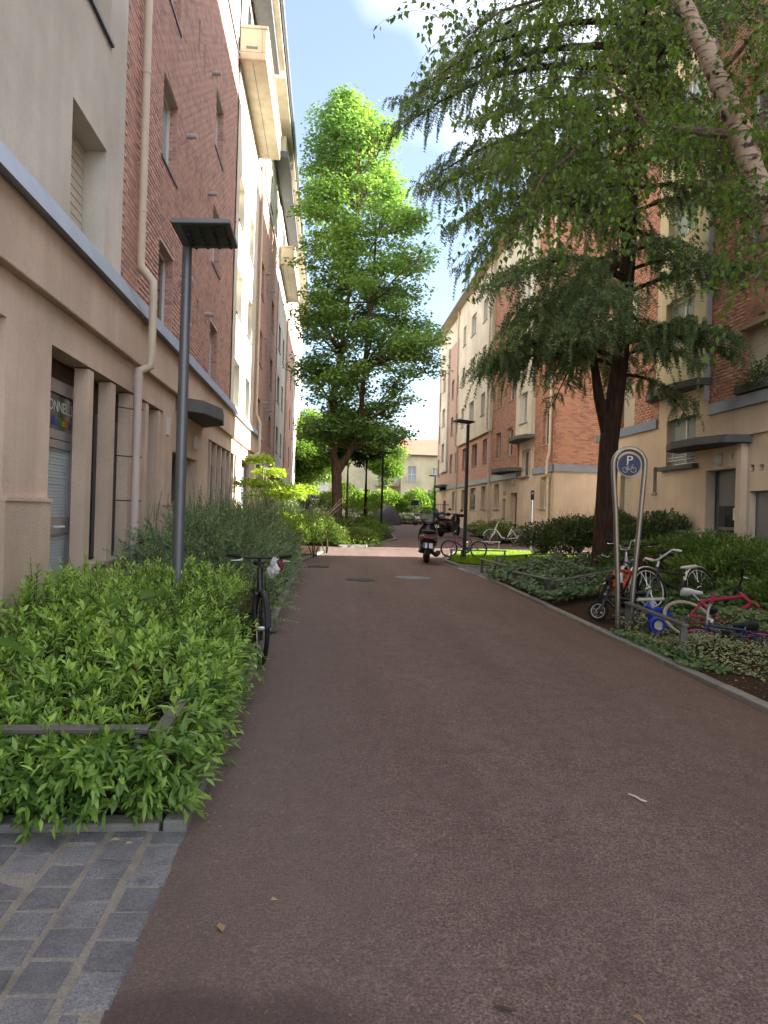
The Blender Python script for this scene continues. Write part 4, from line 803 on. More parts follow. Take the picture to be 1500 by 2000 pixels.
for z in (.2, 1.4): MB().box(6.85, 8.4, 48.985, 49.015, zp(49)+z, zp(49)+z+.04).build('rail', 'zinc_dark', t)

# ------------------------------------------------------------------ bicycles
def bike(label, loc, yaw, lean=0, wr=.33, wb=1.05, frame='black_paint', rim='chrome', fender=None, bar='black_matt', saddle='black_matt', grip='rubber', tyre='rubber', bars='flat', rack=False, tube=.018, step=False, fork=None, pitch=0, steer=0, rimr=.008, spk=18, tyr=.021, seat_h=.92, head=.98, basket=False):
    t = thing('bicycle', label, 'bicycle', loc, 'bicycles parked along the path'); t.rotation_mode = 'XYZ'
    t.matrix_world = Matrix.Translation(loc) @ Matrix.Rotation(yaw, 4, 'Z') @ Matrix.Rotation(pitch, 4, 'Y') @ Matrix.Rotation(lean, 4, 'X')
    ra, fa = V((-wb/2, 0, wr)), V((wb/2, 0, wr)); bb = V((-wb/2+.42*wb/1.05, 0, wr*.86)); st = V((-wb/2+.24*wb/1.05, 0, seat_h*.78)); ht = V((wb/2-.24*wb/1.05, 0, head*.86)); hb = V((wb/2-.17*wb/1.05, 0, head*.68))
    SR = Matrix.Translation(hb) @ Matrix.Rotation(steer, 4, (ht-hb).normalized()) @ Matrix.Translation(-hb)
    kw = dict(local=True)
    for c, S_ in ((ra, Matrix()), (fa, SR)):
        ax = S_.to_3x3() @ V((0, 1, 0)); c = S_ @ c
        w = MB().ring(c, wr-tyr, tyr, ax, 30, 8).build('wheel', tyre, t, True, **kw); MB().ring(c, wr-tyr*2-.004, rimr, ax, 30, 6).build('rim', rim, w, True, **kw)
        m = MB(); e = V((0, 0, 1)); g = ax.cross(e)
        for i in range(spk):
            q = 2*math.pi*i/spk; m.tube([c+ax*(.025 if i % 2 else -.025)+(e*math.cos(q+.4)+g*math.sin(q+.4))*.02, c+(e*math.cos(q)+g*math.sin(q))*(wr-tyr*2)], .0016, 3, cap=False)
        m.tube([c-ax*.05, c+ax*.05], .022, 10); m.build('spokes', 'chrome', w, **kw)
    m = MB(); tr = tube
    if step: m.tube([bb, V((hb.x-.25, 0, hb.z-.33)), hb], tr*1.35, 10)
    else: m.tube([bb, hb], tr*1.3, 10); m.tube([st, ht-V((0, 0, .03))], tr, 10)
    m.tube([bb, st], tr, 10).tube([hb-(ht-hb)*.15, ht+(ht-hb)*.15], tr*1.25, 10)
    for s in (-1, 1): m.tube([bb+V((-.03, .03*s, 0)), ra+V((0, .06*s, 0))], tr*.55, 8).tube([st+V((0, .015*s, -.04)), ra+V((0, .06*s, 0))], tr*.5, 8)
    m.build('frame', frame, t, True, **kw)
    m = MB(); top = hb-(ht-hb)*.2
    for s in (-1, 1): m.tube([SR @ (top+V((0, .045*s, 0))), SR @ (top+V((.03, .06*s, -.14))), SR @ (fa+V((0, .062*s, 0)))], [tr*.95, tr*.85, tr*.6], 8)
    m.tube([SR @ (top+V((0, -.05, 0))), SR @ (top+V((0, .05, 0)))], tr*1.1, 8); m.build('fork', fork or frame, t, True, **kw)
    m = MB(); s0 = ht+(ht-hb)*.15; s1 = s0+(ht-hb).normalized()*.09; m.tube([s0, s1], .016, 8)
    hx = s1+V((.05, 0, .02)); m.tube([s1, hx], .014, 8); gp = []
    if bars == 'flat': P = [V((-.05, -.31, .02)), V((0, -.12, 0)), V((0, .12, 0)), V((-.05, .31, .02))]
    elif bars == 'city': P = [V((-.22, -.27, .07)), V((-.08, -.26, .09)), V((0, -.06, .0)), V((0, .06, .0)), V((-.08, .26, .09)), V((-.22, .27, .07))]
    else: P = [V((-.04, -.28, .16)), V((0, -.1, .12)), V((0, -.06, .0)), V((0, .06, 0)), V((0, .1, .12)), V((-.04, .28, .16))]
    m.tube([SR @ (hx+p) for p in P], .0125, 8); hbr = m.build('handlebar', bar, t, True, **kw)
    for (p, q) in ((P[0], P[1]), (P[-1], P[-2])): d = (q-p).normalized(); MB().tube([SR @ (hx+p-d*.005), SR @ (hx+p+d*.12)], .018, 8).build('grip', grip, hbr, True, **kw); MB().tube([SR @ (hx+p+d*.14+V((.01, 0, 0))), SR @ (hx+p+d*.13+V((.06, 0, -.03))), SR @ (hx+p+d*.03+V((.08, 0, -.045)))], .006, 6).build('brake_lever', 'chrome', hbr, True, **kw)
    sd = st+(st-bb).normalized()*(seat_h*.17); m = MB()
    m.loft([(sd.x-.13, sd.z+.035, .01, .01), (sd.x-.12, sd.z+.035, .065, .03), (sd.x-.04, sd.z+.03, .07, .03), (sd.x+.04, sd.z+.028, .035, .025), (sd.x+.13, sd.z+.026, .02, .018), (sd.x+.14, sd.z+.024, .006, .006)], 12, 2.2)
    so_ = m.build('saddle', saddle, t, True, **kw); MB().tube([st, sd+V((0, 0, .01))], .013, 8).build('seat_post', 'chrome', so_, True, **kw)
    m = MB().lathe([(.09, .03), (.09, .036), (.03, .036)], bb, 20, 'y'); m.tube([bb+V((0, .05, 0)), bb+V((.14, .06, -.08))], .01, 6).tube([bb+V((0, -.05, 0)), bb+V((-.14, -.06, .08))], .01, 6); ck = m.build('crank', 'iron', t, True, **kw)
    for s in (1, -1): p = bb+V((.14*s, .06*s, -.08*s)); MB().box(p.x-.045, p.x+.045, min(p.y, p.y+.09*s), max(p.y, p.y+.09*s), p.z-.012, p.z+.012).build('pedal', 'black_matt', ck, **kw)
    if fender:
        for c, S_, a0, a1 in ((ra, Matrix(), 20, 190), (fa, SR, 10, 150)):
            m = MB(); n = 16
            for i in range(n):
                q = math.radians(a0+(a1-a0)*i/(n-1)); d = V((math.cos(q), 0, math.sin(q)))
                for (yy, rr) in ((-.03, wr+.002), (-.018, wr+.016), (.018, wr+.016), (.03, wr+.002)): m.v.append(tuple(S_ @ (c+d*rr+V((0, yy, 0)))))
            for i in range(n-1):
                for j in range(3): m.f.append((i*4+j, i*4+j+1, (i+1)*4+j+1, (i+1)*4+j))
            m.build('mudguard', fender, t, True, **kw)
    if rack:
        z = wr*2+.05; m = MB()
        for s in (-.06, 0, .06): m.tube([(-wb/2+.12, s, z), (-wb/2-.28, s, z)], .006, 6)
        for s in (-.06, .06): m.tube([(-wb/2-.1, s, z), (-wb/2, s, wr)], .006, 6)
        m.build('luggage_rack', 'black_matt', t, True, **kw)
    if basket:
        m = MB(); c = hx+V((.18, 0, -.1))
        for i in range(9):
            for s in (-.14, .14): m.tube([c+V((-.12+i*.03, s, -.1)), c+V((-.12+i*.03, s, .1))], .003, 4)
        for z in (-.1, 0, .1): m.tube([c+V((-.13, -.15, z)), c+V((.13, -.15, z)), c+V((.13, .15, z)), c+V((-.13, .15, z))], .004, 4, closed=True)
        m.build('basket', 'black_matt', t, **kw)
    return t
HP = math.pi/2
eb = bike('black city bicycle facing the camera at the left edge of the path', (-.63, 7.32, zp(7.3)+.005), -HP+.10, .05, .34, 1.10, fender='black_matt', rack=True, tube=.024, seat_h=.92, head=1.00, steer=.16, fork='black_paint')
p = MB(); 
for i in range(3): p.loft([(-.05, .0, .005, .005), (-.03, .01*i, .035, .03), (.02, 0, .04-.008*i, .035), (.06, -.01, .01, .01)], 9, 2)
cl = thing('cloth', 'crumpled pale rag and red wrapper tied on the black bicycle handlebar', 'rag', (-.50, 6.95, 1.06))
for i, (dx, dz, mt_) in enumerate(((0, 0, 'silver'), (.035, -.04, 'plate'), (.06, -.02, 'wine'), (-.02, -.09, 'silver'))):
    m = MB(); n = 9
    for a in range(5):
        for b_ in range(n): q = 2*math.pi*b_/n; r = (.012, .036, .042, .03, .006)[a]*(1+.35*math.sin(q*3+i+a)); m.v.append((-.50+dx+r*math.cos(q), 6.93+r*math.sin(q)*.8, 1.08+dz-.028*a+.012*math.sin(q*2+a)))
    for a in range(4):
        for b_ in range(n): m.f.append((a*n+b_, a*n+(b_+1) % n, (a+1)*n+(b_+1) % n, (a+1)*n+b_))
    m.build('fold', mt_, cl)
def bz(x, y): return gz(x, y)+.035
bike('orange mountain bicycle with a big black wheel left of the parking sign', (4.22, 10.22, bz(4.2, 10.2)), math.atan2(.75, .72)+math.pi, -.28, .31, 1.0, 'orange', 'black_matt', None, saddle='black_matt', fork='orange', tyre='rubber', tyr=.027, tube=.026, seat_h=.78, head=.80, steer=.2)
bike('small silver bicycle with white mudguards standing behind the parking sign', (4.80, 10.75, bz(4.8, 10.7)), -2.2, .12, .27, .92, 'silver', 'chrome', 'white_paint', 'chrome', 'cream_paint', bars='bmx', seat_h=.62, head=.78)
bike('grey bicycle with cream mudguard and cream saddle, right of the parking sign', (4.95, 9.6, bz(4.9, 9.6)), math.radians(200), .3, .30, .98, 'iron', 'cream_paint', 'cream_paint', 'white_paint', 'cream_paint', bars='city', seat_h=.62, head=.68, grip='white_paint')
bike('dark red wine bicycle half hidden at the back of the bicycle pile', (5.25, 11.1, bz(5.2, 11)), -2.6, .1, .31, 1.0, 'wine', 'chrome', None, bars='flat', seat_h=.66, head=.72)
bike('magenta mountain bicycle leaning in the plants on the far right', (4.78, 7.85, bz(4.7, 7.8)-.05), math.radians(-4), -.85, .29, 1.02, 'magenta', 'old_tyre', None, 'black_matt', 'white_paint', tyre='old_tyre', tyr=.015, tube=.024, seat_h=.74, head=.82, fork='magenta')
bike('small dark child bicycle with pink grips lying in the pale ground cover', (4.32, 7.2, bz(4.3, 7.2)+.06), math.radians(160), 1.2, .19, .62, 'navy', 'pink', None, 'white_paint', 'black_matt', 'pink', bars='flat', seat_h=.5, head=.55, tube=.016)
bike('black bicycle with small wheels tipped forward at the front of the pile', (3.95, 9.32, bz(3.9, 9.4)), math.radians(140), .25, .14, .58, 'black_paint', 'silver', None, bars='flat', seat_h=.42, head=.46)
bike('purple bicycle leaning on the brown lamp post', (3.95, 20.3, gz(4, 20.3)+.05), math.radians(172), .12, .25, .85, 'purple', 'silver', None, bars='flat', seat_h=.66, head=.74)
bike('white step through city bicycle by the low bushes near the right block', (6.95, 27.5, zp(27.5)), math.pi-.05, .08, .31, 1.05, 'mint', 'chrome', 'mint', 'chrome', step=True, bars='city', seat_h=.85, head=.95, basket=True, tube=.024)
tq = thing('toy_trike', 'bright blue plastic toy tricycle behind the rail under the parking sign', 'toy', (4.08, 8.45, bz(4.1, 8.4)))
z0 = bz(4.1, 8.4); W_ = lambda P: [(4.08+a, b_, c) for a, b_, c in P]
m = MB(); m.ring((4.1, 8.45, z0+.24), .11, .035, (.3, 1, .1), 18, 10, -10, 200); m.build('mudguard', 'blue_plastic', tq, True)
m = MB(); m.tube([(3.92, 8.45, z0+.36), (4.0, 8.45, z0+.30), (4.2, 8.5, z0+.28), (4.3, 8.52, z0+.2)], [.03, .042, .04, .02], 10); m.build('body', 'blue_plastic', tq, True)
m = MB(); m.ring((4.06, 8.4, z0+.12), .085, .028, (.25, 1, 0), 18, 8); m.build('wheel', 'blue_plastic', tq, True); MB().lathe([(.06, 0), (.05, .03), (0, .03)], (4.06, 8.37, z0+.12), 12, 'y').build('hub', 'cream_paint', tq, True)
m = MB(); m.tube([(3.80, 8.42, z0+.42), (4.16, 8.47, z0+.43)], .02, 8).tube([(4.0, 8.45, z0+.3), (4.0, 8.44, z0+.42)], .035, 8); m.build('handlebar', 'silver', tq, True)
# ------------------------------------------------------------------ scooters
def scooter(label, loc, yaw, steer=.25, screen=True, topbox=False, body='scooter'):
    t = thing('motor_scooter', label, 'scooter', loc, 'motor scooters parked on the path'); t.matrix_world = Matrix.Translation(loc) @ Matrix.Rotation(yaw, 4, 'Z') @ Matrix.Rotation(.06, 4, 'X') @ Matrix.Diagonal((1, 1.22, 1, 1)); k = dict(local=True)
    for c in ((-.66, .24), (.66, .24)):
        w = MB().ring((c[0], 0, c[1]), .175, .065, (0, 1, 0), 28, 10).build('wheel', 'rubber', t, True, **k); MB().lathe([(.13, -.04), (.13, .04), (.03, .05), (0, .05)], (c[0], 0, c[1]), 18, 'y').build('rim', 'silver', w, True, **k)
    MB().loft([(-.98, .70, .03, .03), (-.95, .68, .12, .09), (-.85, .66, .18, .15), (-.6, .62, .21, .19), (-.3, .56, .20, .20), (-.12, .46, .17, .17), (-.02, .36, .12, .10)], 18, 2.7).build('rear_body', body, t, True, **k)
    MB().loft([(-.12, .27, .17, .05), (.15, .26, .19, .05), (.38, .27, .17, .06)], 14, 3.5).build('floorboard', 'black_matt', t, True, **k)
    MB().loft([(-.93, .83, .06, .02), (-.85, .835, .13, .045), (-.6, .83, .16, .06), (-.3, .80, .16, .06), (-.1, .78, .13, .05), (-.02, .77, .05, .02)], 16, 2.6).build('seat', 'black_matt', t, True, **k)
    m = MB()
    for (x_, z, wy, hz) in (): pass
    n = 12; prof = [(.34, .24, .15), (.42, .42, .19), (.47, .62, .22), (.50, .80, .21), (.52, .95, .16), (.53, 1.02, .10)]
    for (x_, z, w) in prof:
        for j in range(n): q = -1+2*j/(n-1); m.v.append((x_+.10*(1-q*q), w*q, z))
        for j in range(n): q = 1-2*j/(n-1); m.v.append((x_-.05+.06*(1-q*q), w*q, z))
    for i in range(len(prof)-1):
        for j in range(2*n): m.f.append((i*2*n+j, i*2*n+(j+1) % (2*n), (i+1)*2*n+(j+1) % (2*n), (i+1)*2*n+j))
    m.build('leg_shield', body, t, True, **k)
    MB().ring((.66, 0, .24), .26, .055, (0, 1, 0), 14, 8, 200, 330).build('front_mudguard', body, t, True, **k)
    MB().tube([(.66, .08, .24), (.60, .08, .5), (.53, 0, .7), (.48, 0, 1.0)], .03, 8).build('fork', 'silver', t, True, **k)
    MB().ring((-.66, 0, .24), .29, .05, (0, 1, 0), 14, 8, 185, 300).build('rear_mudguard', 'black_matt', t, True, **k)
    hb_ = MB().loft([(.36, 1.05, .05, .03), (.42, 1.06, .16, .05), (.50, 1.05, .17, .06), (.58, 1.03, .10, .05)], 14, 2.4).build('handlebar', body, t, True, **k)
    for s in (-1, 1):
        MB().tube([(.42, .14*s, 1.06), (.36, .36*s, 1.05)], .018, 8).build('grip', 'rubber', hb_, True, **k)
        MB().lathe([(.02, -.16), (.07, -.12), (.085, 0), (.075, .09), (.02, .12)], (.40, .31*s, 1.03), 12, 'x').build('hand_muff', 'black_matt', hb_, True, **k)
        mr = MB().tube([(.45, .14*s, 1.09), (.44, .24*s, 1.24)], .007, 6).build('mirror', 'black_matt', hb_, True, **k); MB().lathe([(.0, -.014), (.06, -.012), (.065, .01), (0, .02)], (.43, .28*s, 1.27), 14, 'x').build('mirror_glass', 'glass', mr, True, **k)
    MB().tube([(-.1, -.14, .22), (-.45, -.19, .22), (-.5, -.2, .24), (-1.0, -.22, .32)], [.02, .025, .062, .06], 12).build('exhaust', 'black_matt', t, True, **k)
    MB().loft([(-.92, .30, .05, .06), (-.75, .28, .07, .09), (-.4, .26, .07, .09), (-.2, .26, .04, .05)], 12, 2.5).build('engine', 'iron', t, True, **k)
    MB().box(-1.005, -.975, -.14, .14, .66, .73).build('tail_light', 'red_lens', t, bevel=.015, **k)
    for s in (-1, 1): MB().lathe([(.035, -.02), (.03, .02), (0, .025)], (-.96, .15*s, .66), 10, 'x').build('indicator', 'red_lens', t, True, **k)
    b_ = MB().hexa([(-1.06, -.065, .42), (-1.06, .065, .42), (-1.05, .065, .42), (-1.05, -.065, .42), (-1.02, -.065, .55), (-1.02, .065, .55), (-1.01, .065, .55), (-1.01, -.065, .55)]).build('number_plate', 'plate', t, **k)
    b_.scale = (1, 1.55, 1); MB().hexa([(-1.0625, .045, .425), (-1.0625, .064, .425), (-1.06, .064, .425), (-1.06, .045, .425), (-1.0225, .045, .545), (-1.0225, .064, .545), (-1.02, .064, .545), (-1.02, .045, .545)]).build('blue_band', 'euro_blue', b_, **k)
    MB().tube([(-1.0, 0, .58), (-1.05, 0, .42), (-1.02, 0, .36)], .02, 6).build('plate_bracket', 'black_matt', t, **k)
    for s in (-1, 1): MB().tube([(-.88, .15*s, .88), (-.99, .12*s, .86), (-1.0, 0, .86)], .014, 8).build('grab_rail', 'black_matt', t, True, **k)
    if screen:
        m = MB(); n = 11; pr = [(.50, 1.08, .17), (.48, 1.2, .22), (.45, 1.34, .22), (.42, 1.46, .17), (.41, 1.50, .10)]
        for (x_, z, w) in pr:
            for j in range(n): q = -1+2*j/(n-1); m.v.append((x_+.09*(1-q*q), w*q, z))
        for i in range(len(pr)-1):
            for j in range(n-1): m.f.append((i*n+j, i*n+j+1, (i+1)*n+j+1, (i+1)*n+j))
        o = m.build('windscreen', None, t, True, **k)
        if 'screen' not in M:
            s = NT('screen_acrylic'); s.set(.05, 0, .6); s.base((.10, .11, .12)); tp = s.n('BsdfTransparent'); ms = s.n('MixShader'); ms.inputs[0].default_value = .42; tp.inputs[0].default_value = (.75, .78, .8, 1)
            s.l(tp.outputs[0], ms.inputs[1]); s.l(s.p.outputs[0], ms.inputs[2]); s.l(ms.outputs[0], s.out.inputs[0]); M['screen'] = s.m
        o.data.materials.clear(); o.data.materials.append(M['screen']); sd = o.modifiers.new('solid', 'SOLIDIFY'); sd.thickness = .004
    MB().box(.40, .43, -.07, .07, 1.085, 1.125).build('dashboard', 'silver', hb_, bevel=.01, **k)
    if topbox: MB().loft([(-1.12, 1.0, .16, .12), (-1.0, 1.02, .2, .15), (-.8, 1.02, .2, .15), (-.72, 1.0, .17, .12)], 14, 3).build('top_box', body, t, True, **k)
    return t
scooter('black scooter with windscreen seen from behind in the middle of the path', (2.72, 19.35, zp(19.3)), HP-.12)
scooter('dark scooter with a rear box farther up the path, smaller of the two scooters', (5.75, 33.4, zp(33.4)), HP-.75, screen=False, topbox=True)
# tarpaulin-covered motorcycle
t = thing('covered_motorcycle', 'motorcycle hidden under a grey tarpaulin at the far bend', 'motorcycle', (3.75, 46.2, zp(46)))
n = 28; m = MB(); pr = [(1.0, 0), (.97, .25), (.88, .55), (.70, .85), (.45, 1.08), (.2, 1.16), (.0, 1.18)]
for r, z in pr:
    for j in range(n): q = 2*math.pi*j/n; f = 1+.10*math.sin(q*7+z*2)+.05*math.sin(q*13); m.v.append((3.75+r*f*1.0*math.cos(q), 46.2+r*f*.55*math.sin(q), zp(46)+z*(1+.10*math.cos(q)+.05*math.sin(q*4))))
for i in range(len(pr)-1):
    for j in range(n): m.f.append((i*n+j, i*n+(j+1) % n, (i+1)*n+(j+1) % n, (i+1)*n+j))
m.build('tarpaulin', 'tarp', t, True)

# ================================================================== PLANTS
def unit(a): return a/np.maximum(1e-9, np.linalg.norm(a, axis=-1, keepdims=True))
def fromdir(D, roll=None):
    """orthonormal X,N for leaf direction D with N leaning up"""
    up = np.tile([0., 0, 1], (len(D), 1))+rng.normal(0, .35, (len(D), 3)); Xv = np.cross(D, up); Xv = unit(Xv); N = np.cross(Xv, D); return Xv, N
LEAF = (np.array([(0, 0, 0), (.17, .38, .05), (0, .45, -.01), (-.17, .38, .05), (.10, .74, .0), (-.10, .74, 0), (0, 1, -.08)]), np.array([(0, 1, 2), (0, 2, 3), (1, 4, 2), (2, 5, 3), (2, 4, 6), (2, 6, 5)]))
LANC = (np.array([(0, 0, 0), (.15, .42, .05), (0, 1, -.06), (-.15, .42, .05), (0, .45, -.01)]), np.array([(0, 1, 4), (0, 4, 3), (1, 2, 4), (4, 2, 3)]))
OVAL = (np.array([(0, 0, 0), (.30, .5, .04), (0, 1, 0), (-.30, .5, .04)]), np.array([(0, 1, 2), (0, 2, 3)]))
RHOM = (np.array([(0, 0, 0), (.34, .32, .03), (0, 1, -.05), (-.34, .32, .03), (0, .35, -.02)]), np.array([(0, 1, 4), (0, 4, 3), (1, 2, 4), (4, 2, 3)]))
PALM = (np.array([(0, 0, 0), (.42, .12, .03), (.5, .55, -.02), (.2, .55, .02), (0, 1, -.04), (-.2, .55, .02), (-.5, .55, -.02), (-.42, .12, .03)]), np.array([(0, 1, 3), (1, 2, 3), (0, 3, 5), (3, 4, 5), (0, 5, 7), (5, 6, 7)]))
IVY = (np.array([(0, 0, 0), (.45, -.02, .02), (.36, .42, -.02), (0, 1, -.05), (-.36, .42, -.02), (-.45, -.02, .02)]), np.array([(0, 1, 2), (0, 2, 3), (0, 3, 4), (0, 4, 5)]))
BLADE = (np.array([(-.05, 0, 0), (.05, 0, 0), (0, 1, .1)]), np.array([(0, 1, 2)]))
def leaves(name, P, D, S, T, tint, mat, parent, N=None):
    P, D = np.asarray(P, float), unit(np.asarray(D, float)); S = np.broadcast_to(S, (len(P),)).astype(float)
    if N is None: Xv, N = fromdir(D)
    else: Xv = unit(np.cross(D, N)); N = np.cross(Xv, D)
    tv, tf = T; vs = P[:, None]+S[:, None, None]*(tv[None, :, 0, None]*Xv[:, None]+tv[None, :, 1, None]*D[:, None]+tv[None, :, 2, None]*N[:, None])
    k = len(tv); me = npmesh(name, vs.reshape(-1, 3), (np.arange(len(P))[:, None, None]*k+tf[None]).reshape(-1, 3), np.repeat(np.clip(tint, 0, 1), k))
    o = link(name, me, L[mat], parent); o['kind'] = 'stuff'; return o
def shoots(B, D, ln, nl, size, droop=.3, ang=.9, jit=.1, tip=.5, whorl=2):
    """leafy shoots: bases B, directions D, lengths ln -> arrays of leaf position, direction, size, tint and stem lines"""
    B = np.asarray(B, float); D = unit(np.asarray(D, float)); n = len(B); ln = np.broadcast_to(ln, (n,)).astype(float); t = np.linspace(.12, 1, nl)
    side = unit(np.cross(D, rng.normal(size=(n, 3)))); s2 = np.cross(D, side)
    P = B[:, None]+D[:, None]*(ln[:, None]*t)[..., None]; P[..., 2] -= (droop*ln[:, None]*t**2)
    tang = D[:, None]+np.zeros((1, nl, 1)); tang = tang.copy(); tang[..., 2] -= 2*droop*t; tang = unit(tang)
    ph = np.arange(nl)*(math.pi if whorl == 2 else 2.4)+np.arange(nl)//2*1.4; ph = ph[None]+rng.uniform(0, 6.28, (n, 1))
    out = side[:, None]*np.cos(ph)[..., None]+s2[:, None]*np.sin(ph)[..., None]
    a = ang*(1-.45*t)[None, :, None]; LD = tang*np.cos(a)+out*np.sin(a)+rng.normal(0, jit, (n, nl, 3))
    sz = size*(1-.35*t**3)[None]*rng.uniform(.6, 1.25, (n, nl)); ti = (.25+tip*t[None]**1.5+rng.normal(0, .15, (n, nl))+rng.normal(0, .14, (n, 1)))
    return P.reshape(-1, 3), LD.reshape(-1, 3), sz.ravel(), ti.ravel(), P
def stems(name, PP, r, mat, parent, n=3):
    k, m, _ = PP.shape; ring = np.array([(math.cos(2*math.pi*j/n), math.sin(2*math.pi*j/n)) for j in range(n)]); vs = np.zeros((k, m, n, 3))
    rr = r*np.linspace(1, .35, m)[None, :, None]
    vs[..., 0] = PP[..., None, 0]+ring[:, 0]*rr; vs[..., 1] = PP[..., None, 1]+ring[:, 1]*rr; vs[..., 2] = PP[..., None, 2]
    b = (np.arange(k)*m*n)[:, None, None]+(np.arange(m-1)*n)[None, :, None]+np.arange(n)[None, None]; b2 = (np.arange(k)*m*n)[:, None, None]+(np.arange(m-1)*n)[None, :, None]+((np.arange(n)+1) % n)[None, None]
    f = np.stack([b, b2, b2+n, b+n], -1).reshape(-1, 4); o = link(name, npmesh(name, vs.reshape(-1, 3), f), M[mat], parent); o['kind'] = 'stuff'; return o
def U(a, b, n): return rng.uniform(a, b, n)
# --- bright green shrub, near left
HS = thing('shrub', 'bright green leafy shrub filling the bed in the near left corner', 'shrub', (-1.6, 5.5, .05))
def hz(x, y): return .42+.34*smooth(3.4, 6.6, y)-.09*smooth(-1.2, -.68, x)-.05*smooth(7.6, 8.3, y)
n = 2050; bx = U(-2.7, -.72, n); by = 3.42+4.85*U(0, 1, n)**.9; hh = np.array([hz(a, b) for a, b in zip(bx, by)])*U(.55, 1.06, n)+.07*np.sin(bx*4+by*2.6)
B = np.stack([bx, by, np.array([zp(b) for b in by])+.05+np.maximum(.0, hh-.22)], 1); d = rng.normal(0, .38, (n, 3)); d[:, 2] = 1; d[:, 1] -= .25*(by < 4.2); d[:, 0] += .5*(bx > -1.0)
P, D, S, T, PP = shoots(B, d, U(.2, .36, n), 15, np.where(by > 5.8, .068, .086)[:, None]*U(.8, 1.2, n)[:, None], .12, 1.15, .2, .66)
n2 = 600; b2 = np.concatenate([np.stack([U(-2.7, -.75, n2//2), U(3.44, 3.66, n2//2), U(.10, .41, n2//2)], 1), np.stack([U(-.86, -.72, n2//2), U(3.4, 8.0, n2//2), U(.08, .44, n2//2)], 1)])
d2 = np.concatenate([np.stack([rng.normal(0, .4, n2//2), -np.ones(n2//2), U(-.3, .8, n2//2)], 1), np.stack([np.ones(n2//2), rng.normal(0, .4, n2//2), U(-.2, .9, n2//2)], 1)])
P2, D2, S2, T2, PP2 = shoots(b2, d2, U(.14, .26, n2), 11, .094, .35, 1.1, .16, .3)
nt_ = 26; b3 = np.stack([U(-2.6, -1.2, nt_), U(5.4, 8.0, nt_), U(.62, .74, nt_)], 1); P3, D3, S3, T3, PP3 = shoots(b3, rng.normal(0, .12, (nt_, 3))+[0, 0, 1], U(.22, .36, nt_), 18, .07, .0, .9, .1, .4)
P = np.concatenate([P, P2, P3]); D = np.concatenate([D, D2, D3]); S = np.concatenate([S, S2, S3]); T = np.concatenate([T, T2, T3])
ok = (P[:, 2] > .06) & (P[:, 0] < -.42) & ~((P[:, 1] > 6.15) & (P[:, 0] > -.80+.0*P[:, 1])); P, D, S, T = P[ok], D[ok], S[ok], T[ok]
stems('stems', np.concatenate([PP[:, ::2][:, :7], ]), .004, 'twig', HS); stems('stems', PP3, .005, 'twig', HS)
# the leaves that show largest are objects of their own
sc_ = S/np.maximum(1, P[:, 1])*(P[:, 1] < 5.2)*(P[:, 0] > -1.9+.0*P[:, 1])*(1+.8*(P[:, 2] > .25)); order = np.argsort(-sc_); big = order[:280]; mask = np.ones(len(P), bool); mask[big] = False
leaves('foliage', P[mask], D[mask], S[mask], LEAF, T[mask], 'hedge', HS)
LM = []
for q in range(5):
    me = npmesh('leaf', LEAF[0], LEAF[1], np.full(len(LEAF[0]), .25+.15*q)); me.materials.append(L['hedge']); LM.append(me)
Db = unit(D[big]); Xb, Nb = fromdir(Db); hb0 = WL[HS.name]
for i, k in enumerate(big):
    o = bpy.data.objects.new('leaf', LM[int(np.clip((T[k]-.2)/.15, 0, 4))]); COL.objects.link(o); o.parent = HS; mt = Matrix.Identity(4); s = S[k]
    for r in range(3): mt[r][0], mt[r][1], mt[r][2], mt[r][3] = Xb[i][r]*s, Db[i][r]*s, Nb[i][r]*s, P[k][r]-hb0[r]
    o.matrix_local = mt
nd = 130; pk = rng.choice(len(P), nd); leaves('dry_leaves', P[pk]+[0, 0, -.03], D[pk], S[pk]*.9, LEAF, .4+rng.normal(0, .25, nd), 'dry', HS)
VN = thing('vine', 'young vine with broad lobed leaves climbing through the bright shrub', 'vine', (-2.2, 4.6, .05))
VLv = [(0, .05, .03), (0, 0, 0)]+[(r_*math.sin(a_), .42+r_*math.cos(a_)*-1, .05*math.sin(a_*4)) for a_, r_ in [(.35, .40), (.75, .56), (1.05, .40), (1.5, .60), (1.9, .42), (2.45, .58), (2.75, .46), (math.pi, .68), (2*math.pi-2.75, .46), (2*math.pi-2.45, .58), (2*math.pi-1.9, .42), (2*math.pi-1.5, .60), (2*math.pi-1.05, .40), (2*math.pi-.75, .56), (2*math.pi-.35, .40)]]
VL = npmesh('leaf', np.array(VLv), np.array([(0, i_, i_+1) for i_ in range(1, 16)]+[(0, 16, 1)]), np.full(17, .6)); VL.materials.append(L['vine'])
vp = [(-1.78, 4.55, .58, .17), (-1.98, 4.35, .50, .18), (-1.72, 4.25, .44, .16), (-2.05, 4.75, .60, .15), (-1.9, 4.0, .38, .17), (-1.45, 5.9, .80, .13), (-1.32, 5.85, .80, .13), (-1.62, 5.6, .76, .12), (-1.2, 5.2, .66, .10), (-1.85, 5.4, .70, .12)]
for (a, b, c, s) in vp:
    o = bpy.data.objects.new('leaf', VL); COL.objects.link(o); o.parent = VN; o.location = V((a, b, c+.07))-WL[VN.name]; o.scale = (s, s, s); o.rotation_euler = (random.uniform(-1.1, -.5), random.uniform(-.35, .35), random.uniform(-.7, .7))
m = MB(); m.tube([(-2.2, 4.9, .1), (-2.1, 4.7, .5), (-1.9, 4.5, .57), (-1.75, 4.3, .46)], .006, 5).tube([(-1.8, 5.9, .2), (-1.6, 5.8, .75), (-1.35, 5.85, .82)], .006, 5); m.build('stem', 'twig', VN, True)
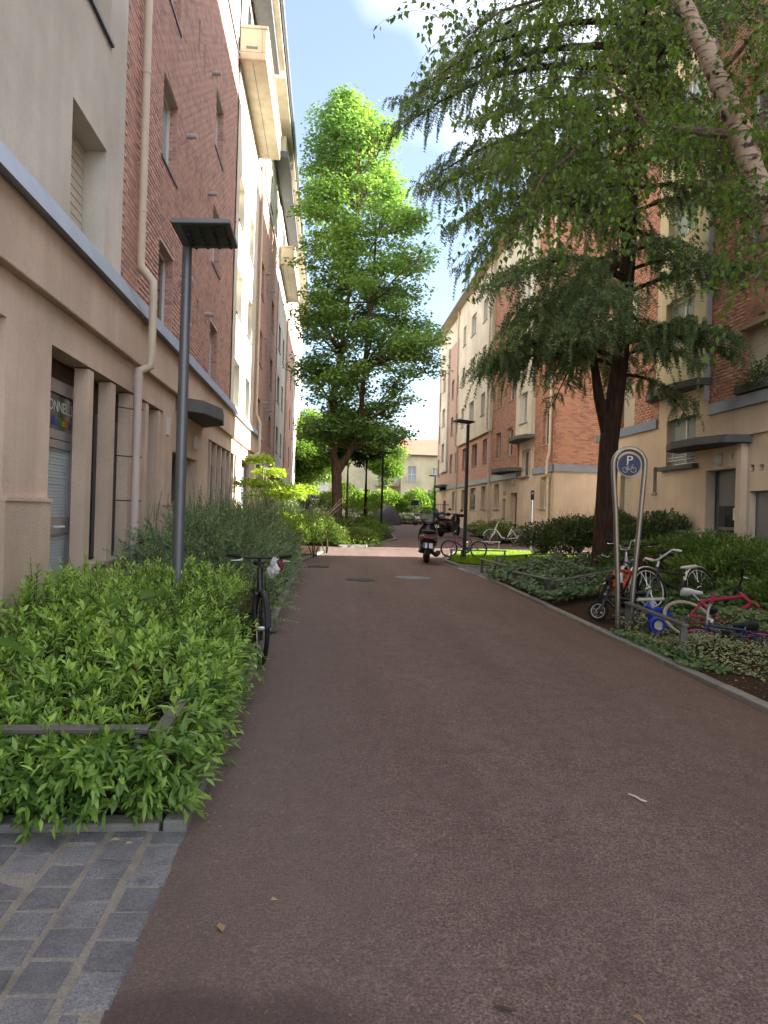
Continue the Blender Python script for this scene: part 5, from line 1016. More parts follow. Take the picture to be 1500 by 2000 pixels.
t = thing('bent_branch', 'pale bent branch arching over the rail beside the path', 'branch', (-.78, 4.5, .05)); MB().tube([(-.80, 4.9, .42), (-.72, 4.75, .44), (-.66, 4.55, .36), (-.66, 4.35, .24), (-.70, 4.2, .10)], [.008, .010, .010, .010, .011], 8).build('branch_wood', 'bark_grey', t, True)
# --- blue green fine-leaved shrub, left middle
CS = thing('shrub', 'large dusty blue green shrub with fine arching shoots behind the lamp post', 'shrub', (-1.6, 12.5, .15))
n = 2600; bx = U(-2.6, -.70, n); by = U(8.6, 17.2, n); w = np.sin((bx+2.75)/2.05*math.pi)**.45; top = (1.42*w+.05)*np.minimum(1, (by-8.3)/1.2)**.5*np.minimum(1, (17.9-by)/1.0)**.5
f = U(0, 1, n)**.55; B = np.stack([bx, by, np.array([zp(b) for b in by])+.06+top*f*.78], 1)
d = np.stack([(bx+1.55)*.9+rng.normal(0, .4, n), -.25-(by < 9.5)*.6+rng.normal(0, .4, n), np.where(f > .6, 1.3, .35)+rng.normal(0, .25, n)], 1)
P, D, S, T, PP = shoots(B, d, U(.25, .55, n), 30, .044, .22, 1.1, .2, .35)
n3 = 330; B3 = np.stack([U(-2.4, -.9, n3), U(9, 17, n3), U(1.15, 1.48, n3)], 1); P3, D3, S3, T3, PP3 = shoots(B3, rng.normal(0, .22, (n3, 3))+[0, -.1, 1], U(.25, .55, n3), 30, .026, .03, 1.0, .2, .35)
leaves('foliage', np.concatenate([P, P3]), np.concatenate([D, D3]), np.concatenate([S, S3]), OVAL, np.concatenate([T, T3])-.05, 'cot', CS); stems('stems', PP[::3, ::6], .003, 'twig', CS); stems('stems', PP3[:, ::5], .003, 'twig', CS)
def mound(name, label, cat, ells, n, size, mat, T=OVAL, base=None, up=.5, jit=.6, tint=.4, group=None, stem=True):
    """leaf mound over the outside of ellipsoids (cx,cy,cz,rx,ry,rz)"""
    c0 = ells[0]; t = thing(name, label, cat, (c0[0], c0[1], base if base is not None else zp(c0[1])), group); A = np.array([e[3]*e[4]+e[4]*e[5]+e[3]*e[5] for e in ells]); A = A/A.sum(); Ps, Ds, Ts = [], [], []
    for i, e in enumerate(ells):
        k = int(n*A[i]); q = unit(rng.normal(size=(k, 3))); q[:, 2] = np.abs(q[:, 2])*.98-.12; q = unit(q); clump = .10*np.sin(q[:, 0]*6+i)+.10*np.sin(q[:, 1]*7+2*i)+.08*np.sin(q[:, 2]*9+q[:, 0]*4)
        r = (U(.72, 1.04, k)+clump)[:, None]; p = np.array(e[:3])+q*r*np.array(e[3:]); inn = np.zeros(k, bool)
        for j, g in enumerate(ells):
            if j != i: inn |= (((p-np.array(g[:3]))/np.array(g[3:]))**2).sum(1) < .5
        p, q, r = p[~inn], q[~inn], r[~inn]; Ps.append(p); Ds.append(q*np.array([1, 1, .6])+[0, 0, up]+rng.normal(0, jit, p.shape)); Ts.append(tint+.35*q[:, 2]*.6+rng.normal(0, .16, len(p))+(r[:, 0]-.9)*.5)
    P, D, T_ = np.concatenate(Ps), np.concatenate(Ds), np.concatenate(Ts); zb = (base if base is not None else zp(c0[1]))+.01; ok = P[:, 2] > zb
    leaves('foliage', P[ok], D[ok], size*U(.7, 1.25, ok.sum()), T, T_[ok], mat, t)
    if stem:
        m = MB()
        for e in ells:
            for _ in range(4): a = random.uniform(0, 6.28); m.tube([(e[0], e[1], zb-.1), (e[0]+e[3]*.4*math.cos(a), e[1]+e[4]*.4*math.sin(a), max(zb+.05, e[2]+e[5]*.2)), (e[0]+e[3]*.7*math.cos(a), e[1]+e[4]*.7*math.sin(a), max(zb+.1, e[2]+e[5]*.55))], [.02, .012, .005], 5)
        m.build('stems', 'twig', t, True)['kind'] = 'stuff'
    return t
mound('shrub', 'rounded mid green bush at the path edge where the bed ends on the left', 'shrub', [(-.35, 19.8, .75, .75, 1.4, .75), (.0, 21.5, .62, .6, 1.1, .6), (-1.0, 18.8, .8, .8, 1.1, .7)], 9000, .075, 'bush', LANC)
mound('shrub', 'yellow green low bush under the little maple', 'shrub', [(-1.35, 20.4, .95, .55, .8, .42), (-.9, 22.3, .9, .5, .7, .4)], 2600, .075, 'lime', PALM)
mound('shrub', 'dark rounded shrub in the far part of the left bed', 'shrub', [(-.6, 27.6, 1.2, .9, 1.4, .85), (-1.6, 30, 1.3, .9, 1.6, .9)], 6000, .07, 'yew', OVAL)
mound('shrub', 'grey green grassy shrub behind the bare twigs', 'shrub', [(-1.5, 25.2, 1.1, .8, 1.2, .75)], 5000, .09, 'cot', LANC, up=1.0)
mound('ground_cover', 'low green plants around the foot of the maple', 'ground cover', [(1.2, 27.4, .55, 1.0, 2.2, .32), (1.9, 31.5, .66, 1.0, 3.0, .42), (.2, 30.5, .75, .9, 2.5, .5), (2.0, 36.5, .8, .9, 2.2, .4), (1.2, 25.3, .42, .8, 1.0, .22)], 13000, .07, 'bush', OVAL, tint=.25, stem=False)
mound('shrub', 'pale green broad leaved shrub right of the maple trunk', 'shrub', [(1.3, 38.5, 1.2, 1.4, 2.0, .9), (2.1, 42.5, 1.2, 1.0, 2.0, .9), (-.6, 41, 1.4, 1.3, 2.0, 1.1)], 8000, .11, 'bush', LANC, tint=.35)
mound('hedge', 'big loose pale green hedge across the far end of the path', 'hedge', [(4.4, 57.6, 1.7, 2.4, 1.6, 1.5), (7.2, 57.6, 1.7, 2.2, 1.6, 1.5), (1.4, 58, 1.9, 2.2, 1.8, 1.6), (9.6, 58.5, 2.0, 1.8, 1.6, 1.6)], 26000, .20, 'far', OVAL, tint=.45, jit=.8)
mound('shrub', 'clipped dark green block of hedge beside the tarpaulin', 'hedge', [(5.3, 48.8, .95, .9, .6, .5)], 2500, .07, 'hedge2')
mound('shrub', 'low bright bushes along the foot of the right block', 'shrub', [(7.5, 29.6, .75, .8, 1.0, .55), (7.6, 31.6, .75, .75, 1.2, .5), (7.5, 34.6, .75, .7, 1.6, .45)], 7000, .06, 'bush', OVAL, tint=.2)
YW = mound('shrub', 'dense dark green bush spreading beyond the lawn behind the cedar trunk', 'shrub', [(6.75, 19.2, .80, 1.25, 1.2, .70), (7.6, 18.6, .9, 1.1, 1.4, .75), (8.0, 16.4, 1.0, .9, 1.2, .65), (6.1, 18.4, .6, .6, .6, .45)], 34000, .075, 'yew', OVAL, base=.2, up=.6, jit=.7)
n = 160; B = np.stack([U(6.2, 8.2, n), U(18.2, 19.9, n), U(1.2, 1.5, n)], 1); P, D, S, T, PP = shoots(B, rng.normal(0, .35, (n, 3))+[0, 0, 1], U(.2, .6, n), 16, .035, .05, .8, .2, .3); leaves('foliage', P, D, S, LANC, T, 'hedge2', YW); stems('stems', PP[:, ::4], .003, 'twig', YW)
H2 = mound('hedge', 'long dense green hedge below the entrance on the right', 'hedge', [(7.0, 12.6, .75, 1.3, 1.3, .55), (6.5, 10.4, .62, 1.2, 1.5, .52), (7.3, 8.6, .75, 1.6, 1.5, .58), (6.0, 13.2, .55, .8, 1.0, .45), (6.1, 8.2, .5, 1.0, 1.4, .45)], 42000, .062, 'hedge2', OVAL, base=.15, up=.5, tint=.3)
n = 420; B = np.stack([U(5.5, 8.2, n), U(8.2, 13.5, n), U(1.0, 1.2, n)], 1); P, D, S, T, PP = shoots(B, rng.normal(0, .45, (n, 3))+[0, 0, 1], U(.12, .35, n), 16, .035, .1, .9, .2, .3); leaves('foliage', P, D, S, LANC, T, 'hedge2', H2)
def carpet(name, label, cat, poly, n, hgt, size, mat, T, tint=.35, tilt=.35):
    xs, ys = [p[0] for p in poly], [p[1] for p in poly]; pts = []
    while len(pts) < n:
        x, y = random.uniform(min(xs), max(xs)), random.uniform(min(ys), max(ys)); c = False; j = len(poly)-1
        for i in range(len(poly)):
            if (poly[i][1] > y) != (poly[j][1] > y) and x < (poly[j][0]-poly[i][0])*(y-poly[i][1])/(poly[j][1]-poly[i][1])+poly[i][0]: c = not c
            j = i
        if c: pts.append((x, y))
    p = np.array(pts); z = np.array([gz(a, b) for a, b in pts])+.03; wave = .5+.5*np.sin(p[:, 0]*4.1+1)*np.sin(p[:, 1]*3.3); z = z+hgt*wave*U(.4, 1, n)+U(0, .05, n)
    t = thing(name, label, cat, (np.mean(xs), np.mean(ys), gz(np.mean(xs), np.mean(ys)))); N = unit(rng.normal(0, tilt, (n, 3))+[-.15, -.35, 1]); D = unit(np.cross(N, rng.normal(size=(n, 3)))); D[:, 2] -= .15
    leaves('foliage', np.column_stack([p, z]), D, size*U(.6, 1.2, n), T, tint+rng.normal(0, .22, n), mat, t, N); return t
carpet('ivy', 'dark glossy ivy covering the bed before the cedar', 'ivy', [(3.58, 10.9), (3.5, 15.3), (4.1, 17.2), (5.6, 17.3), (5.6, 12.4), (4.4, 11.3)], 12500, .30, .068, 'ivy', IVY)
carpet('ivy', 'dark ivy strip under the long hedge on the right', 'ivy', [(4.4, 9.2), (4.6, 12), (5.8, 12), (6.2, 6), (5.0, 6.5)], 5000, .25, .075, 'ivy', IVY, .5)
carpet('ground_cover', 'cream edged variegated creeping plants by the right kerb', 'ground cover', [(3.66, 7.0), (3.75, 9.0), (4.6, 8.6), (6.0, 7.2), (6.0, 4.6), (4.5, 5.3), (3.9, 6.3)], 11000, .24, .036, 'varieg', OVAL, .40)
carpet('ivy', 'small ivy leaves spilling over the right kerb', 'ivy', [(3.55, 6.6), (3.55, 8.6), (3.9, 8.4), (3.9, 6.4)], 700, .06, .05, 'ivy', IVY, .5)
# --- lawn blades
n = 42000; q = []
gx, gy = U(3.3, 8.2, n*2), U(17.6, 23.6, n*2); ok = (gx > 3.4+np.maximum(0, (gy-19.5))*.3) & (gy > 18.9-(gx-3.3)*.9) & (gy < 23.5-np.maximum(0, gx-5.2)*.33) & (gy < 20.5+(gx-3.3)*1.7); gx, gy = gx[ok][:n], gy[ok][:n]
P = np.stack([gx, gy, np.array([lawn_z(a, b) for a, b in zip(gx, gy)])], 1); d = rng.normal(0, .35, P.shape); d[:, 2] = 1
gr = leaves('grass', P, d, U(.05, .11, len(P)), (BLADE[0]*[1.4, 1, 1], BLADE[1]), .5+rng.normal(0, .22, len(P)), 'grass', None); tag(gr, 'short sunlit grass of the little lawn', 'grass', kind='stuff')
# --- trees
def branchtube(m, pts, r0, r1, n=7): k = len(pts); m.tube(pts, [r0+(r1-r0)*i/(k-1) for i in range(k)], n)
MT = thing('maple_tree', 'tall narrow maple tree with forked trunk in the middle of the view', 'tree', (.38, 32, isl_z(.38, 32)))
m = MB(); zb = .5
branchtube(m, [(.38, 32, .3), (.42, 32, 1.6), (.36, 32, 3.0), (.30, 32.0, 3.7)], .24, .22, 12); m.lathe([(.36, .4), (.26, .75), (.235, 1.3)], (.39, 32, 0), 12)
stA = [(.34, 32, 3.3), (.10, 31.9, 4.6), (.05, 32, 6.3), (.35, 32.2, 8.6), (.7, 32, 11.5), (.9, 32, 15), (1.0, 32, 19)]; stB = [(.36, 32, 3.2), (.95, 32.1, 4.3), (1.35, 32.1, 5.6), (1.45, 32, 8), (1.7, 32.1, 11), (1.8, 32, 14), (1.7, 32, 17.5)]
branchtube(m, stA, .17, .02, 9); branchtube(m, stB, .18, .02, 9)
prof = [(4.6, -.9, 3.0), (5.6, -1.6, 4.2), (7, -1.9, 4.6), (8.6, -1.9, 5.0), (10.3, -1.6, 4.9), (12, -1.75, 4.7), (14, -1.8, 4.4), (15.5, -1.75, 3.9), (17, -1.55, 3.4), (18.3, -1.2, 2.6), (19.5, -.5, 1.6), (20.6, .2, .9)]
pz_, pl, pr_ = map(np.array, zip(*prof)); cl = []; tries = 0
while len(cl) < 135 and tries < 20000:
    tries += 1; z = random.uniform(4.8, 20.2); a, b = np.interp(z, pz_, pl), np.interp(z, pz_, pr_); c, w = (a+b)/2, (b-a)/2; q = random.uniform(0, 6.28); r = math.sqrt(random.uniform(.15, 1)); rad = random.uniform(.4, 1.15)*min(1, w/1.6)
    p = V((c+(w-rad*.55)*r*math.cos(q), 32+(min(w, 3)-rad*.6)*r*math.sin(q), z))
    if all((p-o_[0]).length > .46*(rad+o_[1]) for o_ in cl): cl.append((p, rad))
Ps, Ds, Ts = [], [], []
for (p, rad) in cl:
    near = min((s for s in stA+stB), key=lambda s: (V(s)-p).length+(3 if s[2] > p.z-.5 else 0)); s0 = V(near); mid = (s0+p)/2+V((0, 0, -.15)); branchtube(m, [s0, mid, p-V((0, 0, rad*.3)), p+V((0, 0, rad*.2))], .045, .012, 5)
    for _ in range(3):
        e = p+V((random.gauss(0, rad*.6), random.gauss(0, rad*.6), random.gauss(0, .2))); branchtube(m, [p-V((0, 0, rad*.3)), e], .014, .005, 4)
    k = int(44*rad*rad/.7)+14; tw = np.array(p)+unit(rng.normal(size=(k, 3)))*U(.35, 1.08, k)[:, None]*np.array([rad*1.25, rad*1.25, rad*.62]); sh = random.gauss(0, .07)
    for t_ in tw:
        k2 = 12; o_ = rng.normal(0, 1, (k2, 3))*[.19, .19, .085]; Ps.append(t_+o_); Ds.append(unit(o_*[1, 1, .3]+(t_-np.array(p))*[.5, .5, .1])+[0, 0, -.25]+rng.normal(0, .3, (k2, 3))); Ts.append(np.full(k2, .45+sh)+rng.normal(0, .18, k2))
m.build('trunk', 'bark', MT, True)
P = np.concatenate(Ps); leaves('crown', P, np.concatenate(Ds), U(.10, .175, len(P)), PALM, np.concatenate(Ts), 'maple', MT)
def roundtree(name, label, x, y, z0, h, r, trunk_h, n, size, mat, bk='bark', T=OVAL, squash=1.0, lean=0, rt=.1, tint=.45):
    t = thing(name, label, 'tree', (x, y, z0)); m = MB(); branchtube(m, [(x, y, z0-.1), (x+lean*.4, y, z0+trunk_h*.6), (x+lean, y, z0+trunk_h), (x+lean, y, z0+h*.85)], rt, .02, 9); Ps, Ds, Ts = [], [], []; cz = (trunk_h+h)/2; hz_ = (h-trunk_h)/2
    for i in range(26):
        q = unit(rng.normal(size=3)); rr = random.uniform(.3, .85); p = np.array([x+lean, y, z0+cz])+q*rr*np.array([r, r, hz_]); cr_ = random.uniform(.28, .45)*r; branchtube(m, [(x+lean, y, max(z0+trunk_h*.8, p[2]-.6*r)), tuple(p)], .03, .008, 4); k = n//26
        o_ = unit(rng.normal(size=(k, 3)))*U(.4, 1.05, k)[:, None]*np.array([cr_, cr_, cr_*.65*squash]); Ps.append(p+o_); Ds.append(o_+[0, 0, -.1]+rng.normal(0, .4*cr_, (k, 3))); Ts.append(tint+random.gauss(0, .06)+rng.normal(0, .16, k))
    m.build('trunk', bk, t, True); P = np.concatenate(Ps); leaves('crown', P, np.concatenate(Ds), size*U(.7, 1.2, len(P)), T, np.concatenate(Ts), mat, t); return t
roundtree('deciduous_tree', 'bright green rounded tree behind the maple on the left', -1.6, 61, zp(58), 9.5, 3.7, 2.0, 26000, .27, 'far', rt=.16)
roundtree('deciduous_tree', 'second bright green tree far left beside the end of the left block', -4.2, 70, .8, 10.5, 3.6, 2.5, 16000, .32, 'far', rt=.16)
roundtree('conifer_tree', 'dark drooping conifer with a thin dark trunk right of the maple', 2.0, 38.0, isl_z(2, 38), 6.8, 1.15, 2.6, 16000, .12, 'pine', 'bark_cedar', OVAL, 1.8, rt=.11, tint=.3)
roundtree('slender_tree', 'young tree with pale thin trunk between the maple and the conifer', 1.05, 39.5, isl_z(1, 39), 6.5, 1.2, 2.8, 9000, .13, 'pine', 'bark_grey', rt=.09, tint=.4)
roundtree('slender_tree', 'light green young tree in front of the yellow house', 4.9, 59, zp(58), 8.0, 1.8, 2.0, 12000, .2, 'far', 'bark_grey', rt=.07, tint=.6)
# little lime maple, layered
AT = thing('maple_tree', 'small lime green Japanese maple with flat layers before the left block', 'tree', (-1.75, 20.6, zp(20)+.05)); m = MB(); branchtube(m, [(-1.75, 20.6, .2), (-1.7, 20.6, 1.4), (-1.85, 20.5, 2.3), (-1.9, 20.5, 2.9)], .035, .01, 7); Ps, Ds, Ts = [], [], []
for (a, b, c, r) in ((-1.95, 20.3, 3.0, .42), (-1.75, 21.3, 2.7, .5), (-1.5, 20.2, 2.28, .55), (-2.1, 20.0, 2.3, .5), (-1.2, 21.5, 2.2, .6), (-1.75, 20.6, 2.0, .7), (-1.1, 20.9, 2.05, .45), (-.75, 22.4, 2.25, .45)):
    branchtube(m, [(-1.8, 20.55, c-.45), ((a-1.8)/2, (b+20.55)/2, c-.12), (a, b, c-.02)], .014, .004, 5); k = 420; q = U(0, 6.28, k); rr = r*np.sqrt(U(0, 1, k)); Ps.append(np.stack([a+rr*np.cos(q), b+rr*np.sin(q)*1.2, c+rng.normal(0, .05, k)-.12*(rr/r)**2], 1)); Ds.append(np.stack([np.cos(q), np.sin(q), -.25+rng.normal(0, .2, k)], 1)+rng.normal(0, .4, (k, 3))); Ts.append(.5+rng.normal(0, .2, k))
m.build('trunk', 'bark_grey', AT, True); leaves('crown', np.concatenate(Ps), np.concatenate(Ds), U(.07, .11, 420*8), PALM, np.concatenate(Ts), 'lime', AT)
BT = thing('bare_shrub', 'bare grey twigs of a dead shrub beside the small lime maple', 'shrub', (-.9, 24.5, zp(24))); m = MB()
for i in range(46):
    a = random.uniform(-.5, 3.6); p = V((-.9, 24.5, .5)); pts = [p]; d = V((math.cos(a), math.sin(a)*.6, random.uniform(.5, 1.4)))
    for k in range(5): p = p+d*.27; d = d+V((random.gauss(0, .22), random.gauss(0, .2), random.gauss(-.10, .15))); pts.append(p)
    branchtube(m, pts, .016, .003, 4)
m.build('twigs', 'bark_grey', BT, True)
# --- cedar
CX, CY = 5.62, 14.1; cz0 = gz(CX, CY)
CT = thing('cedar_tree', 'large cedar with dark trunk and drooping blue green boughs on the right', 'tree', (CX, CY, cz0)); m = MB()
trunk = [(CX, CY, cz0-.1), (CX+.02, CY, cz0+1.2), (CX+.05, CY, cz0+2.6), (CX+.22, CY, cz0+4.2), (CX+.34, CY, cz0+6.5), (CX+.36, CY, cz0+9), (CX+.3, CY, cz0+12), (CX+.3, CY, cz0+15)]
m.tube(trunk, [.25, .205, .19, .17, .15, .13, .10, .03], 14); m.tube([(CX+.05, CY, cz0+2.7), (CX-.20, CY-.05, cz0+3.5), (CX-.34, CY, cz0+4.4), (CX-.75, CY-.1, cz0+5.1)], [.14, .11, .07, .02], 9)
tr = np.array(trunk); TW = []                                        # twig segments: start, dir, length
def bough(z, az, ln, rise, droop):
    bx_ = np.interp(z, tr[:, 2], tr[:, 0]); p0 = np.array([bx_, CY, z]); h = np.array([math.cos(az), math.sin(az), 0]); ts = np.linspace(0, 1, 10)
    pts = [p0+h*ln*t+np.array([0, 0, rise*ln*t-droop*ln*t**2.4]) for t in ts]; branchtube(m, [tuple(p) for p in pts], .012+.016*ln, .006, 5); side = np.array([-h[1], h[0], 0])
    k = int(ln/.08)
    for i in range(k):
        t = .16+.84*(i+random.random())/k; p = np.array([np.interp(t, ts, [q[j] for q in pts]) for j in range(3)]); s = 1 if i % 2 else -1; l2 = (.28+.62*math.sin(math.pi*min(1, t*.92+.05)))*random.uniform(.6, 1.1)*min(1.2, ln/2.6)
        d = unit(h*random.uniform(.2, 1.0)+side*s*random.uniform(.3, 1)+np.array([0, 0, random.uniform(-.25, .38)])); n_ = max(3, int(l2/.085)); q = p.copy(); dd = d.copy()
        for j in range(n_):
            q2 = q+dd*.088; TW.append((q, dd, .10)); dd = unit(dd+np.array([0, 0, -.10-.03*j])+rng.normal(0, .11, 3)); q = q2
            if random.random() < .5:                               # hanging twiglet
                r_ = q.copy(); e = unit(dd*.5+side*random.uniform(-.6, .6)+np.array([0, 0, -.45]))
                for _ in range(random.randint(2, 4)): TW.append((r_.copy(), e.copy(), .085)); r_ = r_+e*.075; e = unit(e+np.array([0, 0, -.35]))
        if random.random() < .22:                                     # long pendulous tail
            q = p.copy(); dd = unit(d+np.array([0, 0, -.6]))
            for j in range(random.randint(4, 11)): TW.append((q.copy(), dd.copy(), .09)); q = q+dd*.08; dd = unit(dd+np.array([0, 0, -.3])+rng.normal(0, .06, 3))
az = .3; z = cz0+4.0; i = 0
while z < 15:
    ln = np.interp(z, [3.3, 4.5, 6, 8.5, 11, 13, 15], [2.2, 2.7, 3.2, 3.4, 3.5, 2.6, 1.0])*random.uniform(.75, 1.12); lf = max(0, -math.cos(az)); ln *= 1+(.22+.26*smooth(cz0+4.6, cz0+6, z))*lf
    if math.cos(az) > .2: ln *= .72
    bough(z, az, ln, random.uniform(.04, .30), random.uniform(.28, .58)); az += 2.4+random.uniform(-.6, .6); z += .13+random.uniform(0, .06); i += 1
bough(cz0+4.3, 3.5, 3.2, .26, .40); bough(cz0+4.6, -.6, 2.0, .28, .5); bough(cz0+4.6, 4.2, 2.4, .28, .45); bough(cz0+4.7, 5.3, 2.2, .3, .5)
m.build('trunk', 'bark_cedar', CT, True)
Q = np.array([t_[0] for t_ in TW]); DD = np.array([t_[1] for t_ in TW]); LN = np.array([t_[2] for t_ in TW])
tuft_v, tuft_f = [(0, 0, 0), (0.02, 0, 0), (0, 1, 0)], [(0, 1, 2)]
for i_ in range(8):
    t_ = .05+.11*i_; a = i_*2.4; dx, dz = math.cos(a), math.sin(a); b = len(tuft_v); tuft_v += [(0, t_-.05, 0), (dx*.40, t_+.24, dz*.40), (dx*.10-dz*.16, t_+.16, dz*.10+dx*.16)]; tuft_f.append((b, b+1, b+2)); 
leaves('crown', Q, DD, LN*1.45, (np.array(tuft_v), np.array(tuft_f)), .38+rng.normal(0, .20, len(Q))+.10*np.sin(Q[:, 2]*2.1+Q[:, 0]*1.7), 'cedar', CT)
# --- birch
BI = thing('birch_tree', 'birch with speckled pale trunk leaning in from the right edge', 'tree', (4.5, 6.3, gz(4.5, 6.3))); m = MB()
def at(px, py, d):                                                    # a point of the tree given along a line of sight and its depth
    u, v = (px-750)/1390, (1000-py)/1390; return EYE+(FW+RT*(u*math.cos(PHI)-v*math.sin(PHI))+UP*(u*math.sin(PHI)+v*math.cos(PHI)))*d
tk0 = [V((4.55, 6.3, .0)), V((4.35, 6.25, 1.4)), at(1545, 610, 6.15), at(1500, 425, 6.1), at(1455, 285, 6.1), at(1420, 195, 6.1), at(1370, 80, 6.1), at(1325, -10, 6.1), at(1290, -130, 6.15), at(1262, -260, 6.2)]
tkr = [.13, .125, .11, .10, .092, .085, .076, .066, .05, .02]; tk, tr_ = [], []
for i_ in range(len(tk0)-1):
    for j_ in range(6):
        f_ = j_/6; kn = 1+.05*math.sin(i_*7.3+j_*2.1)+(.16 if (i_*6+j_) % 11 == 4 else 0); tk.append(tk0[i_].lerp(tk0[i_+1], f_)+V((random.gauss(0, .006), random.gauss(0, .006), 0))); tr_.append((tkr[i_]*(1-f_)+tkr[i_+1]*f_)*kn)
m.tube(tk, tr_, 16); mb_ = MB()
for i_ in range(26, 50, 2):
    a_ = random.uniform(2.2, 5.6); p_ = tk[i_]; d_ = V((math.cos(a_), math.sin(a_), .1)); mb_.tube([p_+d_*tr_[i_]*.7, p_+d_*tr_[i_]*1.06+V((0, 0, .01))], [tr_[i_]*.30, tr_[i_]*.16], 7)
mb_.build('knots', 'bark_cedar', BI, True)['kind'] = 'stuff'; mbr = MB()
br = [([at(1418, 262, 6.1), at(1330, 254, 6.0), at(1225, 250, 5.9), at(1195, 262, 5.85), at(1120, 300, 5.8), at(1060, 345, 5.7), at(1000, 470, 5.6)], .05), ([at(1195, 262, 5.85), at(1150, 290, 6.1), at(1080, 290, 6.4), at(1000, 300, 6.7)], .02), ([at(1265, 246, 5.92), at(1238, 200, 6.0), at(1180, 155, 6.2), at(1100, 150, 6.4), at(1000, 190, 6.6)], .024), ([at(1198, 258, 5.85), at(1185, 225, 5.6), at(1140, 190, 5.5), at(1060, 190, 5.4)], .018),
      ([at(1470, 290, 6.1), at(1500, 190, 6.2), at(1540, 110, 6.3), at(1580, -60, 6.4)], .05), ([at(1350, 40, 6.1), at(1250, -20, 6.0), at(1120, -20, 5.9), at(980, 20, 5.8), at(900, 80, 5.8)], .03), ([at(1400, 150, 6.1), at(1480, 60, 5.8), at(1560, 30, 5.5)], .025), ([at(1300, -80, 6.1), at(1200, -120, 6.8), at(1050, -60, 7.2)], .03), ([at(1490, 400, 6.1), at(1530, 380, 5.6), at(1560, 420, 5.2), at(1470, 550, 4.9)], .02),
      ([at(1440, 240, 6.1), at(1380, 190, 6.9), at(1300, 200, 7.5), at(1230, 260, 7.9)], .025), ([at(1460, 300, 6.1), at(1500, 330, 6.9), at(1440, 370, 7.4)], .02)]
strands = []
for pts, r in br:
    branchtube(mbr, pts, r*.8, .005, 8); ln = sum((b-a).length for a, b in zip(pts[:-1], pts[1:]))
    for _ in range(int(ln*22)):
        i = random.randint(0, len(pts)-2) if random.random() < .75 else len(pts)-2; f = random.random(); p = pts[i].lerp(pts[i+1], f)
        if i == 0 and f < .6 and r > .045 and random.random() < .8: continue
        strands.append((p, V((random.gauss(-.12, .5), random.gauss(0, .5), random.gauss(.12, .35)))))
for _ in range(250):                                                  # outer hanging sprays
    px, py, d = random.uniform(900, 1510), random.uniform(-80, 440), random.uniform(5.2, 7.6)
    if px < 1080 and py < 260 and random.random() < .8: continue
    strands.append((at(px, py, d), V((random.gauss(0, .4), random.gauss(0, .4), random.gauss(.1, .3)))))
Ps, Ds, Ts, Ss = [], [], [], []; mt2 = MB()
for (p, d) in strands:
    pts = [p]; q = p.copy(); k = random.randint(6, 12); dd = d.normalized() if d.length > .01 else V((0, 0, -1))
    for j in range(k):
        q = q+dd*.075; dd = (dd+V((random.gauss(0, .12), random.gauss(0, .12), -.22))).normalized(); pts.append(q)
        for s in range(2):
            o_ = V((random.gauss(0, 1), random.gauss(0, 1), random.gauss(-.8, .5))).normalized(); Ps.append(q+o_*.02); Ds.append(o_+V((0, 0, -.35))); Ts.append(random.gauss(.42, .2)); Ss.append(random.uniform(.04, .068))
    mt2.tube(pts, [.0028*(1-.7*i/(len(pts)-1)) for i in range(len(pts))], 3, cap=False)
m.build('trunk', 'birch', BI, True); mbr.build('branches', 'bark_limb', BI, True)['kind'] = 'stuff'; mt2.build('twigs', 'twig', BI)['kind'] = 'stuff'; leaves('crown', np.array([tuple(v) for v in Ps]), np.array([tuple(v) for v in Ds]), np.array(Ss), RHOM, np.array(Ts), 'birch', BI)
# the dark twiggy end hanging low at the right edge is part of the birch crown above
# --- sill plants
def sillplant(label, x, y, z, rx, ry, rz, mat, n=500, flowers=None):
    t = thing('potted_plant', label, 'potted plant', (x, y, z)); MB().box(x-.09, x+.09, y-ry*.9, y+ry*.9, z, z+.16).build('planter_box', 'slab', t, bevel=.01); q = unit(rng.normal(size=(n, 3))); q[:, 2] = np.abs(q[:, 2]); P = np.array([x, y, z+.15])+q*U(.3, 1, n)[:, None]*[rx, ry, rz]; P[:, 2] -= .12*(np.abs(q[:, 0]) > .6)
    leaves('foliage', P, q+rng.normal(0, .5, (n, 3)), .07*U(.6, 1.2, n), LANC, .35+rng.normal(0, .2, n), mat, t)
    if flowers:
        for (a, b, c) in flowers: mm = MB(); mm.lathe([(0, 0), (.03, .02), (.055, .045), (.04, .035), (0, .02)], (x+a, y+b, z+c), 8); mm.build('flower', 'pink_flower', t, True)
M['pink_flower'] = plain('pink_flower', (.62, .33, .27), .6)
sillplant('window box with green plants and pink flowers high at the right edge', 8.25, 13.2, 4.14, .22, .75, .45, 'hedge2', 1300, [(-.14, .45, .42), (-.12, .30, .46), (-.16, .1, .36)])
sillplant('potted green plant on a ground floor sill of the far right block', 8.52, 41.5, 1.88, .18, .5, .45, 'bush', 350)
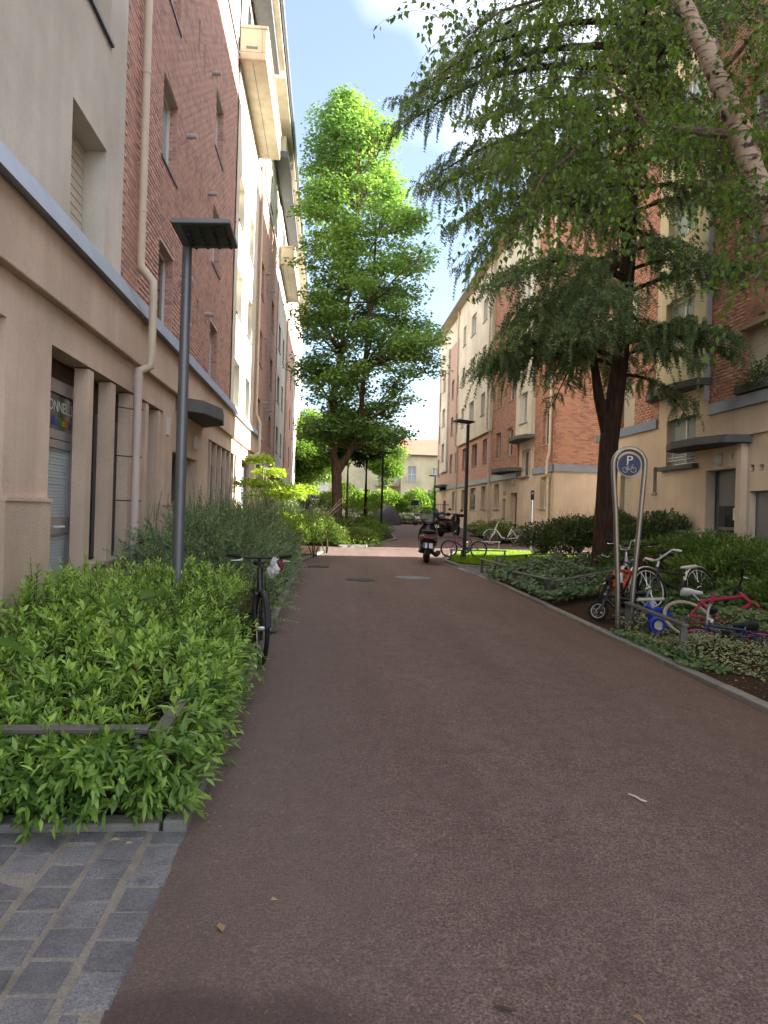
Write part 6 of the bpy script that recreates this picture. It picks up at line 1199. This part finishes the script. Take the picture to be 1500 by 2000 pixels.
# --- litter on the path
def litter(name, label, cat, x, y, ln, yaw, mat, flat=True, w=.35):
    z = zp(y)+.004; t = V((math.cos(yaw), math.sin(yaw), 0)); s = V((-t.y, t.x, 0)); p = V((x, y, z)); m = MB()
    if flat:
        m.add([p, p+t*ln*.4+s*ln*w*.5+V((0, 0, .012)), p+t*ln, p+t*ln*.4-s*ln*w*.5+V((0, 0, .004)), p+t*ln*.45+V((0, 0, .002))], [(0, 1, 4), (1, 2, 4), (2, 3, 4), (3, 0, 4)]); me = bpy.data.meshes.new(name); me.from_pydata([tuple(v) for v in m.v], [], m.f); a = me.attributes.new('tint', 'FLOAT', 'POINT'); a.data.foreach_set('value', [mat]*len(m.v)); o = link(name, me, L['dry'])
    else: m.tube([p+V((0, 0, .004)), p+t*ln*.4+s*ln*.05+V((0, 0, .006)), p+t*ln*.75-s*ln*.02+V((0, 0, .008)), p+t*ln*.93+s*ln*.12+V((0, 0, .006))], [.004, .006, .006, .004], 6); o = m.build(name, mat, None, True)
    tag(o, label, cat); return o
litter('dead_leaf', 'single pale brown dead leaf on the path near the paving stones', 'leaf', -.33, 2.58, .065, 1.9, .75, w=.5)
litter('twig', 'pale crooked twig lying on the right half of the path', 'twig', 1.69, 3.78, .13, -1.25, 'cream_paint', False)
litter('twig', 'short dark twig on the path at the bottom centre', 'twig', .56, 2.17, .07, -.5, 'twig', False)
litter('dead_leaf', 'small orange scrap of leaf on the path at lower left of centre', 'leaf', -.18, 2.78, .035, .1, .9, w=.3)
litter('dead_leaf', 'small orange sliver of leaf at the bottom right of the path', 'leaf', .98, 2.12, .05, -1.0, .85, w=.25)
litter('dead_leaf', 'orange leaf scrap on the paving stones by the kerb', 'leaf', -.93, 3.28, .05, .1, .95, w=.25)
litter('dead_leaf', 'second orange leaf scrap on the paving stones by the kerb', 'leaf', -.86, 3.24, .05, .3, .9, w=.35)
n = 2600; q3 = n//4; lx = np.concatenate([U(-.5, 3.4, q3), 3.46-np.abs(rng.normal(0, .28, 2*q3)), -.58+np.abs(rng.normal(0, .12, q3))]); ly = np.concatenate([1.5+10*U(0, 1, q3)**1.6, U(4.0, 14, 2*q3), U(3.4, 16, q3)]); P = np.stack([lx, ly, np.array([zp(v) for v in ly])+.004], 1); d = rng.normal(0, 1, (n, 3)); d[:, 2] = 0
lt = leaves('litter', P, d, U(.006, .032, n), (LANC[0]*[1, 1, .3], LANC[1]), .45+rng.normal(0, .3, n), 'dry', None, np.tile([0., 0, 1], (n, 1))); tag(lt, 'tiny bits of dry leaf scattered over the path', 'litter', kind='stuff')
n = 2200; P = np.stack([U(3.6, 6.2, n), U(4.2, 9.0, n), np.zeros(n)], 1); P[:, 2] = [gz(a, b)+.035 for a, b, _ in P]; d = rng.normal(0, 1, (n, 3)); d[:, 2] *= .2
lt = leaves('litter', P, d, U(.02, .06, n), LANC, .2+rng.normal(0, .25, n), 'dry', None); tag(lt, 'brown leaf litter on the soil of the right bed', 'litter', kind='stuff')
